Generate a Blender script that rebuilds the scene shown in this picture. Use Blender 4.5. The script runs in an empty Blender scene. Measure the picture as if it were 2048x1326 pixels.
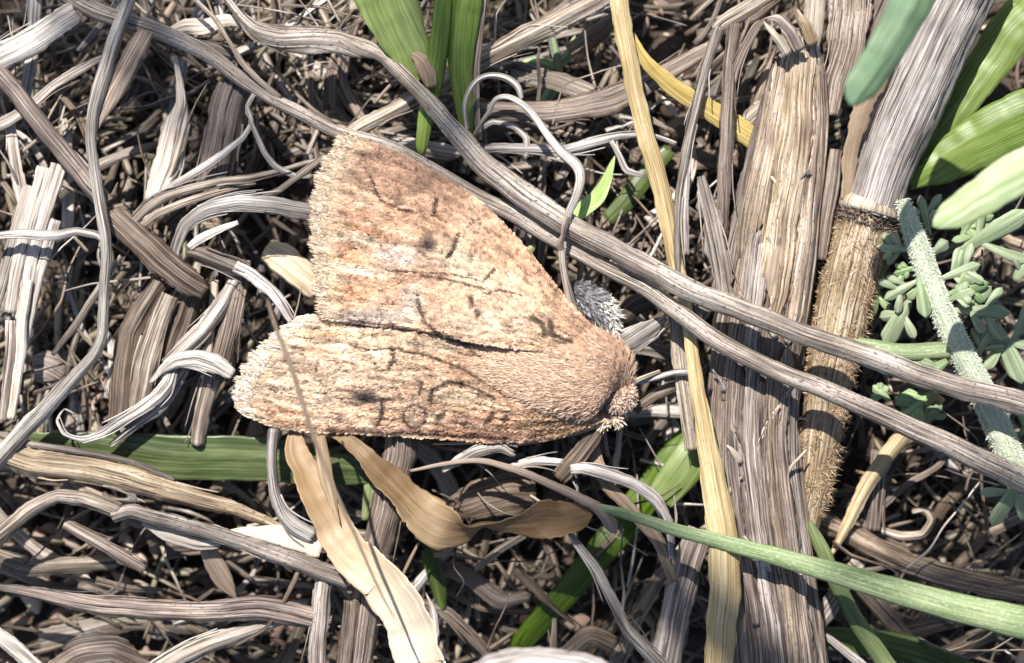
import bpy, math, random
import numpy as np
from mathutils import Vector, Matrix, noise as mnoise

# ------------------------------------------------------------------ units
# All sizes are given in "p" (1 p = 0.021 mm on the real moth); the model is
# built ten times life size so that the finest scales stay well above epsilon.
PX = 0.00021
D = 5000.0                      # camera distance in p above the moth's wings
SC = bpy.context.scene
COL = SC.collection

# ------------------------------------------------------------------ camera
cam = bpy.data.cameras.new('camera')
cam.sensor_width = 36.0
cam.sensor_fit = 'HORIZONTAL'
cam.lens = 36.0 * D / 2048.0
cam.clip_start = 0.01
cam.clip_end = 100.0
cam.dof.use_dof = True
cam.dof.focus_distance = (D - 25) * PX
cam.dof.aperture_fstop = (cam.lens / 1000.0) / (95 * PX)
camo = bpy.data.objects.new('camera', cam)
camo.location = (0, 0, D * PX)
COL.objects.link(camo)
SC.camera = camo

# ------------------------------------------------------------------ world, sun
SUN = Vector((-0.20, 0.52, 0.83)).normalized()
w = bpy.data.worlds.new('World')
SC.world = w
w.use_nodes = True
wn = w.node_tree
bg = wn.nodes['Background']
sky = wn.nodes.new('ShaderNodeTexSky')
sky.sky_type = 'NISHITA'
sky.sun_disc = False
sky.sun_elevation = math.asin(SUN.z)
sky.sun_rotation = math.atan2(SUN.x, SUN.y)
wn.links.new(sky.outputs[0], bg.inputs['Color'])
bg.inputs['Strength'].default_value = 0.075
sl = bpy.data.lights.new('sun', 'SUN')
sl.energy = 4.6
sl.angle = math.radians(0.53)
sl.color = (1.0, 0.955, 0.89)
so = bpy.data.objects.new('sun', sl)
so.rotation_euler = SUN.to_track_quat('Z', 'Y').to_euler()
so.location = SUN * 2
COL.objects.link(so)
SC.view_settings.view_transform = 'Standard'
SC.view_settings.look = 'None'
SC.view_settings.exposure = 0.9
SC.view_settings.gamma = 1.0
SC.cycles.max_bounces = 6
SC.cycles.diffuse_bounces = 3
SC.cycles.glossy_bounces = 2
SC.cycles.transmission_bounces = 3
SC.cycles.sample_clamp_indirect = 6

RNG = random.Random(7)
NP = np.random.default_rng(11)

# ------------------------------------------------------------------ helpers
PLAN = True                     # False: u, v are plain ground distances whatever the height
def P(u, v, z):
    """place a point of height z (in p) on the plan that the frame shows"""
    k = (D - z) / D * PX if PLAN else PX
    return np.array(((u - 1024.0) * k, -(v - 663.0) * k, z * PX))

def catmull(pts, n, sharp=0.0):
    pts = np.asarray(pts, float)
    if len(pts) == 2:
        t = np.linspace(0, 1, n)[:, None]
        return pts[0] * (1 - t) + pts[1] * t
    a = np.vstack([2 * pts[0] - pts[1], pts, 2 * pts[-1] - pts[-2]])
    seg = np.linalg.norm(np.diff(pts[:, :3], axis=0), axis=1)
    cum = np.concatenate([[0], np.cumsum(seg)])
    out = np.zeros((n, pts.shape[1]))
    for i, s in enumerate(np.linspace(0, cum[-1], n)):
        k = min(max(np.searchsorted(cum, s) - 1, 0), len(pts) - 2)
        t = (s - cum[k]) / max(seg[k], 1e-9)
        p0, p1, p2, p3 = a[k], a[k + 1], a[k + 2], a[k + 3]
        out[i] = (1 - 0) * 0.5 * (2 * p1 + (p2 - p0) * t + (2 * p0 - 5 * p1 + 4 * p2 - p3) * t * t
                        + (3 * p1 - p0 - 3 * p2 + p3) * t ** 3)
        out[i] = out[i] * (1 - sharp) + (p1 + (p2 - p1) * t) * sharp
    out[:, 3] = np.maximum(out[:, 3], 0.6)
    return out

def wob(x, seed, oct=3):
    r = np.random.default_rng(seed)
    y = np.zeros_like(x)
    f = 1.0
    for _ in range(oct):
        y += np.sin(x * f * 6.283 + r.uniform(0, 6.283)) / f
        f *= 2.13
    return y / 1.7

class MB:
    """collects verts / faces / uv / colour and links them as ONE mesh object"""
    def __init__(s):
        s.v, s.f, s.uv, s.c = [], [], [], []
        s.n = 0
    def add(s, v, f, uv=None, c=None):
        v = np.asarray(v, float)
        f = np.asarray(f, int)
        s.v.append(v)
        s.f.append(f + s.n)
        s.uv.append(np.zeros((len(v), 2)) if uv is None else np.asarray(uv, float))
        s.c.append(np.ones((len(v), 3)) if c is None else np.broadcast_to(np.asarray(c, float), (len(v), 3)))
        s.n += len(v)
    def build(s, name, mat, parent=None, smooth=True, origin=None):
        V = np.vstack(s.v)
        UV = np.vstack(s.uv)
        C = np.vstack(s.c)
        o3 = V[0].copy() if origin is None else np.asarray(origin, float)
        me = bpy.data.meshes.new(name)
        loops = np.concatenate([f.ravel() for f in s.f])
        sizes = np.concatenate([np.full(len(f), f.shape[1]) for f in s.f])
        me.vertices.add(len(V))
        me.vertices.foreach_set('co', (V - o3).ravel())
        me.loops.add(len(loops))
        me.loops.foreach_set('vertex_index', loops.astype(np.int32))
        me.polygons.add(len(sizes))
        me.polygons.foreach_set('loop_start', np.concatenate([[0], np.cumsum(sizes)[:-1]]).astype(np.int32))
        me.polygons.foreach_set('loop_total', sizes.astype(np.int32))
        me.polygons.foreach_set('use_smooth', np.full(len(sizes), smooth))
        ul = me.uv_layers.new(name='UVMap')
        ul.data.foreach_set('uv', UV[loops].ravel())
        ca = me.color_attributes.new('Col', 'FLOAT_COLOR', 'POINT')
        ca.data.foreach_set('color', np.hstack([C, np.ones((len(C), 1))]).ravel())
        me.update(calc_edges=True)
        me.validate()
        me.materials.append(mat)
        o = bpy.data.objects.new(name, me)
        COL.objects.link(o)
        if parent is not None:
            o.parent = parent
            pl = np.array(parent.location)
            if parent.parent is not None:
                pl = pl + np.array(parent.parent.location)
            o.location = o3 - pl
        else:
            o.location = o3
        return o

def tag(o, label=None, cat=None, group=None, kind=None):
    if label: o['label'] = label
    if cat: o['category'] = cat
    if group: o['group'] = group
    if kind: o['kind'] = kind
    return o

def thing(name, label, cat, loc, group=None):
    o = bpy.data.objects.new(name, None)
    o.empty_display_size = 0.01
    o.location = loc
    COL.objects.link(o)
    return tag(o, label, cat, group)

SEED = [100]
def nseed():
    SEED[0] += 1
    return SEED[0]

def frames(c):
    """world positions, tangents, side and normal vectors for a sampled centre line"""
    pos = np.array([P(*q[:3]) for q in c])
    tan = np.gradient(pos, axis=0)
    tan /= np.maximum(np.linalg.norm(tan, axis=1), 1e-12)[:, None]
    z = np.array((0, 0, 1.0))
    side = np.cross(tan, z)
    L = np.linalg.norm(side, axis=1)
    for i in range(len(side)):
        if L[i] < 0.15 and i > 0:
            side[i] = side[i - 1]
    side /= np.maximum(np.linalg.norm(side, axis=1), 1e-12)[:, None]
    nrm = np.cross(side, tan)
    return pos, tan, side, nrm

def blade_geo(mb, pts, curl=0.25, roll=0.0, thick=2.2, ridge=0.04, fray=0.09, nC=15, step=7.0,
              wobble=0.12, tip=0.0, tip0=0.0, fold=0.0, seed=None, col=None, wave=0.0, sharp=0.0):
    """a ribbon with a curved, ridged cross section and real thickness"""
    seed = nseed() if seed is None else seed
    r = np.random.default_rng(seed)
    grad = None
    if isinstance(col, list):
        grad, col = col, None
    P4 = [tuple(p[:4]) for p in pts]
    rl = roll if hasattr(roll, '__len__') else [roll] * len(pts)
    A = np.array([list(p) + [q] for p, q in zip(P4, rl)], float)
    L = np.linalg.norm(np.diff(A[:, :3], axis=0), axis=1).sum()
    n = int(min(max(L / step, 6), 130))
    c = catmull(A, n, sharp)
    x = np.linspace(0, 1, n)
    wm = c[:, 3].mean()
    c[:, 0] += wob(x * L / 260, seed + 1) * wm * wobble * 0.30
    c[:, 1] += wob(x * L / 260, seed + 2) * wm * wobble * 0.30
    c[:, 2] += wob(x * L / 200, seed + 3) * wm * wobble * 0.25
    pos, tan, side, nrm = frames(c)
    W = c[:, 3].copy()
    if tip > 0:                      # pointed / rounded ends
        W *= np.clip((1 - x) / tip, 0.0, 1) ** 0.55 * 0.97 + 0.03
    if tip0 > 0:
        W *= np.clip(x / tip0, 0.0, 1) ** 0.55 * 0.97 + 0.03
    sc = (D - c[:, 2]) / D * PX if PLAN else np.full(n, PX)
    ro = np.radians(c[:, 4]) + wob(x * L / 340, seed + 4) * 0.10 * min(1, wobble * 4)
    S = side * np.cos(ro)[:, None] + nrm * np.sin(ro)[:, None]
    N = -side * np.sin(ro)[:, None] + nrm * np.cos(ro)[:, None]
    t = np.linspace(-1, 1, nC)
    prof = curl * 0.5 * (1 - t * t) - fold * np.abs(t)
    rd = r.uniform(-1, 1, nC) + 0.7 * np.where(np.arange(nC) % 2, 1, -1) * r.uniform(0, 1, nC)
    for _ in range(int(r.integers(1, 4)) if ridge > .03 else 0):
        rd[r.integers(1, nC - 1)] -= r.uniform(1.2, 2.6)
    top, bot, uv = [], [], []
    el = (wob(x * L / 90, seed + 5, 4) + .5 * wob(x * L / 23, seed + 15, 3)) * fray
    er = (wob(x * L / 90, seed + 6, 4) + .5 * wob(x * L / 23, seed + 16, 3)) * fray
    rmod = 0.7 + 0.5 * wob(x * L / 300, seed + 7)
    th = np.minimum(thick, W * 0.35)
    for j in range(nC):
        e = 1 + (el if t[j] < 0 else er) * abs(t[j]) ** 2
        off = t[j] * 0.5 * W * e
        h = prof[j] * W + rd[j] * ridge * W * rmod + wave * W * np.sin(x * L / 40 + seed) * t[j]
        edge = (1 - abs(t[j]) ** 6 * 0.7)
        top.append(pos + S * (off * sc)[:, None] + N * ((h + th * 0.5 * edge) * sc)[:, None])
        bot.append(pos + S * (off * sc)[:, None] + N * ((h - th * 0.5 * edge) * sc)[:, None])
        uv.append(np.stack([x * L / 100 + seed * 3.7, off / 100 + seed * 1.3], 1))
    top, bot, uv = np.array(top), np.array(bot), np.array(uv)          # nC, n, .
    V = np.concatenate([top, bot[::-1]]).reshape(-1, 3)
    U = np.concatenate([uv, uv[::-1]]).reshape(-1, 2)
    R = 2 * nC
    I = np.arange(R * n).reshape(R, n)
    J = np.roll(I, -1, axis=0)
    F = np.stack([I[:, :-1], J[:, :-1], J[:, 1:], I[:, 1:]], -1).reshape(-1, 4)
    # caps
    caps = []
    for e in (0, n - 1):
        for j in range(nC - 1):
            q = [I[j, e], I[j + 1, e], I[R - 2 - j, e], I[R - 1 - j, e]]
            caps.append(q if e else q[::-1])
    F = np.vstack([F, np.array(caps)])
    if grad is not None:
        g = np.array(grad); xs = np.linspace(0, 1, len(g))
        one = np.stack([np.interp(x, xs, g[:, k]) for k in range(3)], -1)
        col = np.tile(one, (R, 1))
    mb.add(V, F, U, col)
    return c

def tube_geo(mb, pts, ridge=0.05, nR=16, step=9.0, flat=1.0, wobble=0.2, seed=None, col=None, nrid=None, cap=True):
    """a round stem; p[3] is its diameter"""
    seed = nseed() if seed is None else seed
    r = np.random.default_rng(seed)
    A = np.array([tuple(p[:4]) for p in pts], float)
    L = np.linalg.norm(np.diff(A[:, :3], axis=0), axis=1).sum()
    n = int(min(max(L / step, 6), 150))
    c = catmull(A, n)
    x = np.linspace(0, 1, n)
    wm = c[:, 3].mean()
    for k in range(3):
        c[:, k] += wob(x * L / 300, seed + k) * wm * wobble * 0.3
    pos, tan, side, nrm = frames(c)
    a = np.linspace(0, 2 * math.pi, nR, endpoint=False)
    rd = 1 + ridge * (r.uniform(-1, 1, nR) + 0.8 * np.cos(a * (nrid or nR // 3)))
    sc = (D - c[:, 2]) / D * PX
    V, U = [], []
    for j in range(nR):
        rr = 0.5 * c[:, 3] * rd[j] * (1 + 0.03 * wob(x * L / 120, seed + 20 + j))
        V.append(pos + side * (np.cos(a[j]) * rr * sc)[:, None] + nrm * (np.sin(a[j]) * rr * flat * sc)[:, None])
        U.append(np.stack([x * L / 100 + seed * 3.7, np.full(n, a[j] * wm / 200 + seed * 1.3)], 1))
    V = np.array(V).reshape(-1, 3)
    U = np.array(U).reshape(-1, 2)
    I = np.arange(nR * n).reshape(nR, n)
    J = np.roll(I, -1, axis=0)
    F = np.stack([I[:, :-1], J[:, :-1], J[:, 1:], I[:, 1:]], -1).reshape(-1, 4)
    mb.add(V, F, U, col)
    if cap:
        for e, fl in ((0, 1), (n - 1, 0)):
            ring = V.reshape(nR, n, 3)[:, e]
            vv = np.vstack([ring, ring.mean(0)[None]])
            ff = [[j, (j + 1) % nR, nR] if not fl else [(j + 1) % nR, j, nR] for j in range(nR)]
            mb.add(vv, ff, np.tile(U.reshape(nR, n, 2)[0, e], (nR + 1, 1)), col)
    return c, pos, tan, side, nrm

def hair_geo(mb, base, direc, length, width, cols=None, bend=None):
    """many thin tapered hairs: (n,3) bases and unit directions, lengths and widths in world units"""
    base, direc = np.asarray(base), np.asarray(direc)
    n = len(base)
    length = np.broadcast_to(length, (n,))[:, None]
    width = np.broadcast_to(width, (n,))[:, None]
    s = np.cross(direc, np.array((0, 0, 1.0)) + NP.normal(0, 0.2, (n, 3)))
    s /= np.maximum(np.linalg.norm(s, axis=1), 1e-9)[:, None]
    b = np.zeros((n, 3)) if bend is None else bend
    mid = base + direc * length * 0.5 + b * length * 0.15
    end = base + direc * length + b * length * 0.5
    V = np.stack([base - s * width * .5, base + s * width * .5, mid + s * width * .42, mid - s * width * .42, end], 1).reshape(-1, 3)
    i = np.arange(n)[:, None] * 5
    F4 = i + np.array([[0, 1, 2, 3]])
    F3 = i + np.array([[3, 2, 4]])
    C = None if cols is None else np.repeat(np.asarray(cols), 5, axis=0)
    mb.add(V, F4, None, C)
    mb.f.append(F3 + mb.n - len(V))

# ------------------------------------------------------------------ materials
def nodes(name):
    m = bpy.data.materials.new(name)
    m.use_nodes = True
    t = m.node_tree
    b = t.nodes['Principled BSDF']
    return m, t, b, t.nodes.new, t.links.new

def ramp(t, stops):
    r = t.nodes.new('ShaderNodeValToRGB')
    while len(r.color_ramp.elements) < len(stops):
        r.color_ramp.elements.new(0.5)
    for e, (p, c) in zip(r.color_ramp.elements, stops):
        e.position = p
        e.color = (*c, 1)
    return r

def fibre(name, dark, mid, pale, spot=None, spot_amt=0.35, stripe=17.0, rough=0.5, trans=0.0, trans_col=None,
          bump=0.6, hue=0.010, val=0.30, crack=.85, patch=(0.35, 0.65), contrast=(0.385, 0.50, 0.615), spec=0.4, sheen=0.0):
    """striated plant fibre: streaks along the piece, mildew specks, big patches, per-object variation"""
    m, t, b, N, Lk = nodes(name)
    uv = N('ShaderNodeUVMap')
    def nz(sx, sy, detail=3.0, rough_=0.55, off=0.0):
        mp = N('ShaderNodeMapping')
        mp.inputs['Scale'].default_value = (sx, sy, 1)
        mp.inputs['Location'].default_value = (off, off * 1.7, 0)
        Lk(uv.outputs[0], mp.inputs[0])
        x = N('ShaderNodeTexNoise')
        x.inputs['Scale'].default_value = 1.0
        x.inputs['Detail'].default_value = detail
        x.inputs['Roughness'].default_value = rough_
        Lk(mp.outputs[0], x.inputs[0])
        return x
    st = nz(0.30, stripe, 5.0, 0.65)
    st2 = nz(0.8, stripe * 2.3, 2.0, 0.6, 3.1)
    ck = nz(0.55, stripe * 1.1, 2.0, 0.5, 6.3)
    pt = nz(0.7, 1.2, 3.0, 0.6, 9.0)
    sp = nz(9.0, 22.0, 2.5, 0.65, 5.0)
    mx = N('ShaderNodeMath'); mx.operation = 'MULTIPLY_ADD'
    Lk(st2.outputs[0], mx.inputs[0]); mx.inputs[1].default_value = 0.45
    sub = N('ShaderNodeMath'); sub.operation = 'MULTIPLY'
    Lk(st.outputs[0], sub.inputs[0]); sub.inputs[1].default_value = 0.55
    Lk(sub.outputs[0], mx.inputs[2])
    ad = N('ShaderNodeMath'); ad.operation = 'MULTIPLY_ADD'
    Lk(pt.outputs[0], ad.inputs[0]); ad.inputs[1].default_value = 0.30
    s2 = N('ShaderNodeMath'); s2.operation = 'SUBTRACT'
    Lk(mx.outputs[0], s2.inputs[0]); s2.inputs[1].default_value = 0.15
    Lk(s2.outputs[0], ad.inputs[2])
    cr = ramp(t, [(contrast[0], dark), (contrast[1], mid), (contrast[2], pale)])
    Lk(ad.outputs[0], cr.inputs[0])
    last = cr.outputs[0]
    ckr = ramp(t, [(0.335, (1, 1, 1)), (0.385, (0, 0, 0))])
    Lk(ck.outputs[0], ckr.inputs[0])
    cka = N('ShaderNodeMath'); cka.operation = 'MULTIPLY'; cka.inputs[1].default_value = crack
    Lk(ckr.outputs[0], cka.inputs[0])
    ckm = N('ShaderNodeMix'); ckm.data_type = 'RGBA'
    Lk(cka.outputs[0], ckm.inputs[0]); Lk(last, ckm.inputs[6]); ckm.inputs[7].default_value = (*[q * .35 for q in dark], 1)
    last = ckm.outputs[2]
    hgt = N('ShaderNodeMath'); hgt.operation = 'MULTIPLY_ADD'; hgt.inputs[1].default_value = -.35
    Lk(cka.outputs[0], hgt.inputs[0]); Lk(mx.outputs[0], hgt.inputs[2])
    if spot is not None:
        sr = ramp(t, [(0.56, (0, 0, 0)), (0.66, (1, 1, 1))])
        Lk(sp.outputs[0], sr.inputs[0])
        am = N('ShaderNodeMath'); am.operation = 'MULTIPLY'
        Lk(sr.outputs[0], am.inputs[0])
        pr = ramp(t, [(patch[0], (0, 0, 0)), (patch[1], (1, 1, 1))])
        Lk(pt.outputs[0], pr.inputs[0])
        am2 = N('ShaderNodeMath'); am2.operation = 'MULTIPLY'
        Lk(pr.outputs[0], am2.inputs[0]); am2.inputs[1].default_value = spot_amt
        Lk(am2.outputs[0], am.inputs[1])
        mxc = N('ShaderNodeMix'); mxc.data_type = 'RGBA'
        Lk(am.outputs[0], mxc.inputs[0]); Lk(last, mxc.inputs[6]); mxc.inputs[7].default_value = (*spot, 1)
        last = mxc.outputs[2]
    oi = N('ShaderNodeObjectInfo')
    hs = N('ShaderNodeHueSaturation')
    mr = N('ShaderNodeMapRange'); mr.inputs['To Min'].default_value = 1 - val; mr.inputs['To Max'].default_value = 1 + val
    Lk(oi.outputs['Random'], mr.inputs[0]); Lk(mr.outputs[0], hs.inputs['Value'])
    fr = N('ShaderNodeMath'); fr.operation = 'MULTIPLY'; fr.inputs[1].default_value = 7.31
    Lk(oi.outputs['Random'], fr.inputs[0])
    fc = N('ShaderNodeMath'); fc.operation = 'FRACT'; Lk(fr.outputs[0], fc.inputs[0])
    mh = N('ShaderNodeMapRange'); mh.inputs['To Min'].default_value = 0.5 - hue; mh.inputs['To Max'].default_value = 0.5 + hue
    Lk(fc.outputs[0], mh.inputs[0]); Lk(mh.outputs[0], hs.inputs['Hue'])
    ms = N('ShaderNodeMapRange'); ms.inputs['To Min'].default_value = 0.75; ms.inputs['To Max'].default_value = 1.15
    Lk(fc.outputs[0], ms.inputs[0]); Lk(ms.outputs[0], hs.inputs['Saturation'])
    Lk(last, hs.inputs['Color'])
    at = N('ShaderNodeVertexColor'); at.layer_name = 'Col'
    mu = N('ShaderNodeMix'); mu.data_type = 'RGBA'; mu.blend_type = 'MULTIPLY'; mu.inputs[0].default_value = 1.0
    Lk(hs.outputs[0], mu.inputs[6]); Lk(at.outputs[0], mu.inputs[7])
    Lk(mu.outputs[2], b.inputs['Base Color'])
    b.inputs['Roughness'].default_value = rough
    b.inputs['Specular IOR Level'].default_value = spec
    if sheen:
        b.inputs['Sheen Weight'].default_value = sheen
        b.inputs['Sheen Roughness'].default_value = 0.4
    bp = N('ShaderNodeBump')
    bp.inputs['Strength'].default_value = bump
    bp.inputs['Distance'].default_value = 6.0 * PX
    Lk(hgt.outputs[0], bp.inputs['Height'])
    Lk(bp.outputs[0], b.inputs['Normal'])
    if trans > 0:
        tr = N('ShaderNodeBsdfTranslucent')
        if trans_col:
            tm = N('ShaderNodeMix'); tm.data_type = 'RGBA'; tm.blend_type = 'MULTIPLY'; tm.inputs[0].default_value = 1.0
            Lk(mu.outputs[2], tm.inputs[6]); tm.inputs[7].default_value = (*trans_col, 1)
            Lk(tm.outputs[2], tr.inputs['Color'])
        else:
            Lk(mu.outputs[2], tr.inputs['Color'])
        ms_ = N('ShaderNodeMixShader'); ms_.inputs[0].default_value = trans
        Lk(b.outputs[0], ms_.inputs[1]); Lk(tr.outputs[0], ms_.inputs[2])
        Lk(ms_.outputs[0], t.nodes['Material Output'].inputs['Surface'])
    return m

M = {}
M['dead'] = fibre('dead_grass', (.055, .041, .032), (.235, .187, .15), (.50, .435, .375), (.06, .05, .045), 0.55, trans=.06)
M['grey'] = fibre('silver_dead_grass', (.085, .068, .060), (.335, .295, .265), (.64, .595, .555), (.07, .06, .055), 0.5, rough=.42, spec=.5, hue=.015, trans=.05)
M['brown'] = fibre('brown_dead_grass', (.034, .024, .018), (.145, .106, .08), (.33, .257, .20), (.03, .024, .02), 0.6, trans=.05)
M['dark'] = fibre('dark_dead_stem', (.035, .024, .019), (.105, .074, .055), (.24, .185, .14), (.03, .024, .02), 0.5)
M['pale'] = fibre('pale_dead_grass', (.20, .155, .115), (.50, .425, .34), (.72, .65, .56), (.10, .08, .06), 0.3, trans=.12)
M['stem'] = fibre('speckled_dead_stem', (.05, .037, .029), (.285, .232, .188), (.62, .55, .48), (.035, .03, .027), 0.9, stripe=30, patch=(.25, .55), bump=.7)
M['straw'] = fibre('yellow_straw', (.30, .19, .07), (.54, .40, .175), (.72, .60, .34), (.33, .16, .04), 0.45, stripe=22, trans=.15, val=.1, crack=.3)
M['tan'] = fibre('tan_leaf', (.20, .135, .08), (.36, .262, .175), (.55, .435, .31), (.20, .10, .04), 0.5, stripe=12, trans=.32, val=.08, hue=.01, bump=.35, crack=.12, contrast=(.28, .5, .72))
M['cream'] = fibre('cream_leaf', (.50, .40, .29), (.68, .575, .45), (.81, .735, .63), (.45, .28, .14), 0.3, stripe=10, trans=.25, val=.04, hue=.01, bump=.25, crack=.12, contrast=(.28, .5, .72))
M['bark'] = fibre('fibrous_stalk', (.042, .030, .023), (.145, .105, .078), (.32, .255, .20), (.03, .022, .018), 0.7, stripe=19, bump=.9)
M['sheath'] = fibre('brown_sheath', (.085, .058, .038), (.265, .195, .13), (.50, .42, .335), (.05, .033, .02), 0.7, stripe=14, bump=.8, patch=(.3, .5))
M['reed'] = fibre('grey_reed', (.095, .075, .066), (.33, .285, .258), (.66, .61, .57), (.05, .04, .035), 0.4, stripe=17, bump=1.0, rough=.36, spec=.6)
M['green'] = fibre('green_grass', (.115, .17, .04), (.21, .285, .075), (.34, .415, .15), (.16, .18, .05), 0.2, stripe=16, trans=.35, trans_col=(.9, 1, .45), rough=.38, spec=.5, val=.1, hue=.008, bump=.3, contrast=(.36, .5, .64), crack=.1)
M['darkgreen'] = fibre('dark_green_blade', (.04, .065, .011), (.078, .125, .019), (.15, .21, .045), (.17, .13, .06), 0.5, stripe=9, trans=.3, trans_col=(.9, 1, .4), rough=.35, spec=.5, val=.06, hue=.006, bump=.25, crack=.1)
M['dusty'] = fibre('dusty_green_leaf', (.16, .235, .11), (.27, .36, .175), (.43, .50, .30), (.42, .47, .36), 0.35, stripe=7, trans=.25, rough=.6, val=.12, hue=.012, bump=.4, sheen=.3, crack=.1)
M['mossy'] = fibre('mealy_green_stem', (.125, .20, .065), (.215, .29, .12), (.37, .43, .22), (.50, .54, .34), 0.75, stripe=13, rough=.55, val=.04, hue=.005, bump=.6, patch=(.2, .45), trans=.1, crack=.1)
M['bluegreen'] = fibre('blue_green_leaf', (.12, .20, .11), (.18, .275, .155), (.28, .37, .24), (.28, .36, .26), 0.3, stripe=8, trans=.2, rough=.55, val=.05, hue=.005, crack=.1)
M['limeleaf'] = fibre('lime_leaf', (.30, .42, .13), (.45, .58, .24), (.64, .72, .46), (.60, .64, .48), 0.35, stripe=7, trans=.35, rough=.5, val=.05, hue=.005, crack=.1)
M['felt'] = fibre('felted_stem', (.22, .255, .175), (.40, .435, .325), (.60, .62, .50), (.20, .23, .15), 0.4, stripe=24, rough=.7, val=.04, hue=.005, sheen=.4, crack=.1)
M['wood'] = fibre('bare_wood', (.42, .30, .19), (.62, .49, .35), (.76, .65, .50), (.40, .26, .14), .3, stripe=9, val=.05, crack=.1)

def plain(name, col, rough=.6, var=.2, scale=400, use_col=False, trans=0.0, spec=.3, sheen=0.0):
    m, t, b, N, Lk = nodes(name)
    tc = N('ShaderNodeTexCoord')
    x = N('ShaderNodeTexNoise'); x.inputs['Scale'].default_value = scale; x.inputs['Detail'].default_value = 3
    Lk(tc.outputs['Object'], x.inputs[0])
    mr = N('ShaderNodeMapRange'); mr.inputs[1].default_value = .3; mr.inputs[2].default_value = .7
    mr.inputs[3].default_value = 1 - var; mr.inputs[4].default_value = 1 + var
    Lk(x.outputs[0], mr.inputs[0])
    oi = N('ShaderNodeObjectInfo')
    m2 = N('ShaderNodeMapRange'); m2.inputs[3].default_value = 1 - var; m2.inputs[4].default_value = 1 + var
    Lk(oi.outputs['Random'], m2.inputs[0])
    ml = N('ShaderNodeMath'); ml.operation = 'MULTIPLY'
    Lk(mr.outputs[0], ml.inputs[0]); Lk(m2.outputs[0], ml.inputs[1])
    hs = N('ShaderNodeHueSaturation'); Lk(ml.outputs[0], hs.inputs['Value'])
    if use_col:
        at = N('ShaderNodeVertexColor'); at.layer_name = 'Col'
        Lk(at.outputs[0], hs.inputs['Color'])
    else:
        hs.inputs['Color'].default_value = (*col, 1)
    Lk(hs.outputs[0], b.inputs['Base Color'])
    b.inputs['Roughness'].default_value = rough
    b.inputs['Specular IOR Level'].default_value = spec
    if sheen:
        b.inputs['Sheen Weight'].default_value = sheen
    bp = N('ShaderNodeBump'); bp.inputs['Strength'].default_value = .3; bp.inputs['Distance'].default_value = 2 * PX
    Lk(x.outputs[0], bp.inputs['Height']); Lk(bp.outputs[0], b.inputs['Normal'])
    if trans > 0:
        tr = N('ShaderNodeBsdfTranslucent'); Lk(hs.outputs[0], tr.inputs['Color'])
        mm = N('ShaderNodeMixShader'); mm.inputs[0].default_value = trans
        Lk(b.outputs[0], mm.inputs[1]); Lk(tr.outputs[0], mm.inputs[2])
        Lk(mm.outputs[0], t.nodes['Material Output'].inputs['Surface'])
    return m

M['scale'] = plain('moth_scales', None, .6, .06, 900, True, .08, .2)
M['hair'] = plain('fine_hair', None, .6, .05, 600, True, .2, .3)
M['husk'] = plain('husk', (.31, .215, .165), .6, .45, 260, False, .1)
M['husk_dark'] = plain('dark_husk', (.15, .10, .075), .6, .35, 260, False, .05)
M['husk_pale'] = plain('bleached_husk', (.50, .40, .32), .6, .25, 260, False, .1)
M['soil'] = plain('soil', (.05, .036, .028), .9, .5, 90)
M['stone'] = plain('pale_stone', (.42, .35, .29), .7, .25, 120)
M['litter'] = plain('litter', None, .7, .2, 200, True, .08)

# ------------------------------------------------------------------ ground
GZ = -330.0
def ground_h(u, v):
    q = Vector((u / 260.0, v / 260.0, 0.3))
    h = mnoise.fractal(q, 1.0, 2.0, 5) * 55
    # deeper hollows where the photograph looks down into the dark
    for (a, b_, rx, ry, d) in ((285, 215, 75, 130, 120), (900, 990, 130, 60, 60), (1850, 1080, 160, 120, 110), (560, 560, 70, 60, 80), (420, 1140, 120, 50, 50), (1130, 1110, 130, 70, 60)):
        h -= d * math.exp(-((u - a) / rx) ** 2 - ((v - b_) / ry) ** 2)
    return GZ + h

def build_ground():
    us = np.concatenate([np.linspace(-40000, -2700, 14), np.linspace(-2600, 4700, 150), np.linspace(4800, 42000, 14)]); vs = np.concatenate([np.linspace(-42000, -2700, 14), np.linspace(-2600, 4000, 140), np.linspace(4100, 42000, 14)])
    # denser inside the frame
    us = np.unique(np.concatenate([us, np.linspace(-150, 2200, 235)])); vs = np.unique(np.concatenate([vs, np.linspace(-150, 1480, 165)]))
    V = np.array([[((u - 1024) * PX * 1.06), (-(v - 663) * PX * 1.06), ground_h(u, v) * PX] for v in vs for u in us])
    nu, nv = len(us), len(vs)
    I = np.arange(nu * nv).reshape(nv, nu)
    F = np.stack([I[:-1, :-1], I[1:, :-1], I[1:, 1:], I[:-1, 1:]], -1).reshape(-1, 4)
    mb = MB(); mb.add(V, F)
    o = mb.build('ground', M['soil'], origin=(0, 0, GZ * PX))
    tag(o, 'dark brown crumbly soil under the dead grass', kind='structure')
build_ground()

# ------------------------------------------------------------------ litter: husks one can count, and the rest as stuff
def husk_geo(L, Wd, H, seed, nseg=7, nr=6):
    r = np.random.default_rng(seed)
    V, F = [], []
    for i in range(nseg + 1):
        x = i / nseg
        wv = math.sin(math.pi * (0.04 + 0.92 * x ** 0.85)) ** 0.8
        for j in range(nr):
            a = 2 * math.pi * j / nr
            V.append(((x - .5) * L, math.cos(a) * wv * Wd * .5 * (1 + r.normal(0, .06)) + .10 * L * math.sin(x * 3.1) * r.uniform(.6, 1),
                      math.sin(a) * wv * H * .5 * (1.25 if math.sin(a) > .9 else 1)))
    for i in range(nseg):
        for j in range(nr):
            F.append((i * nr + j, i * nr + (j + 1) % nr, (i + 1) * nr + (j + 1) % nr, (i + 1) * nr + j))
    return np.array(V), np.array(F)

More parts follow.
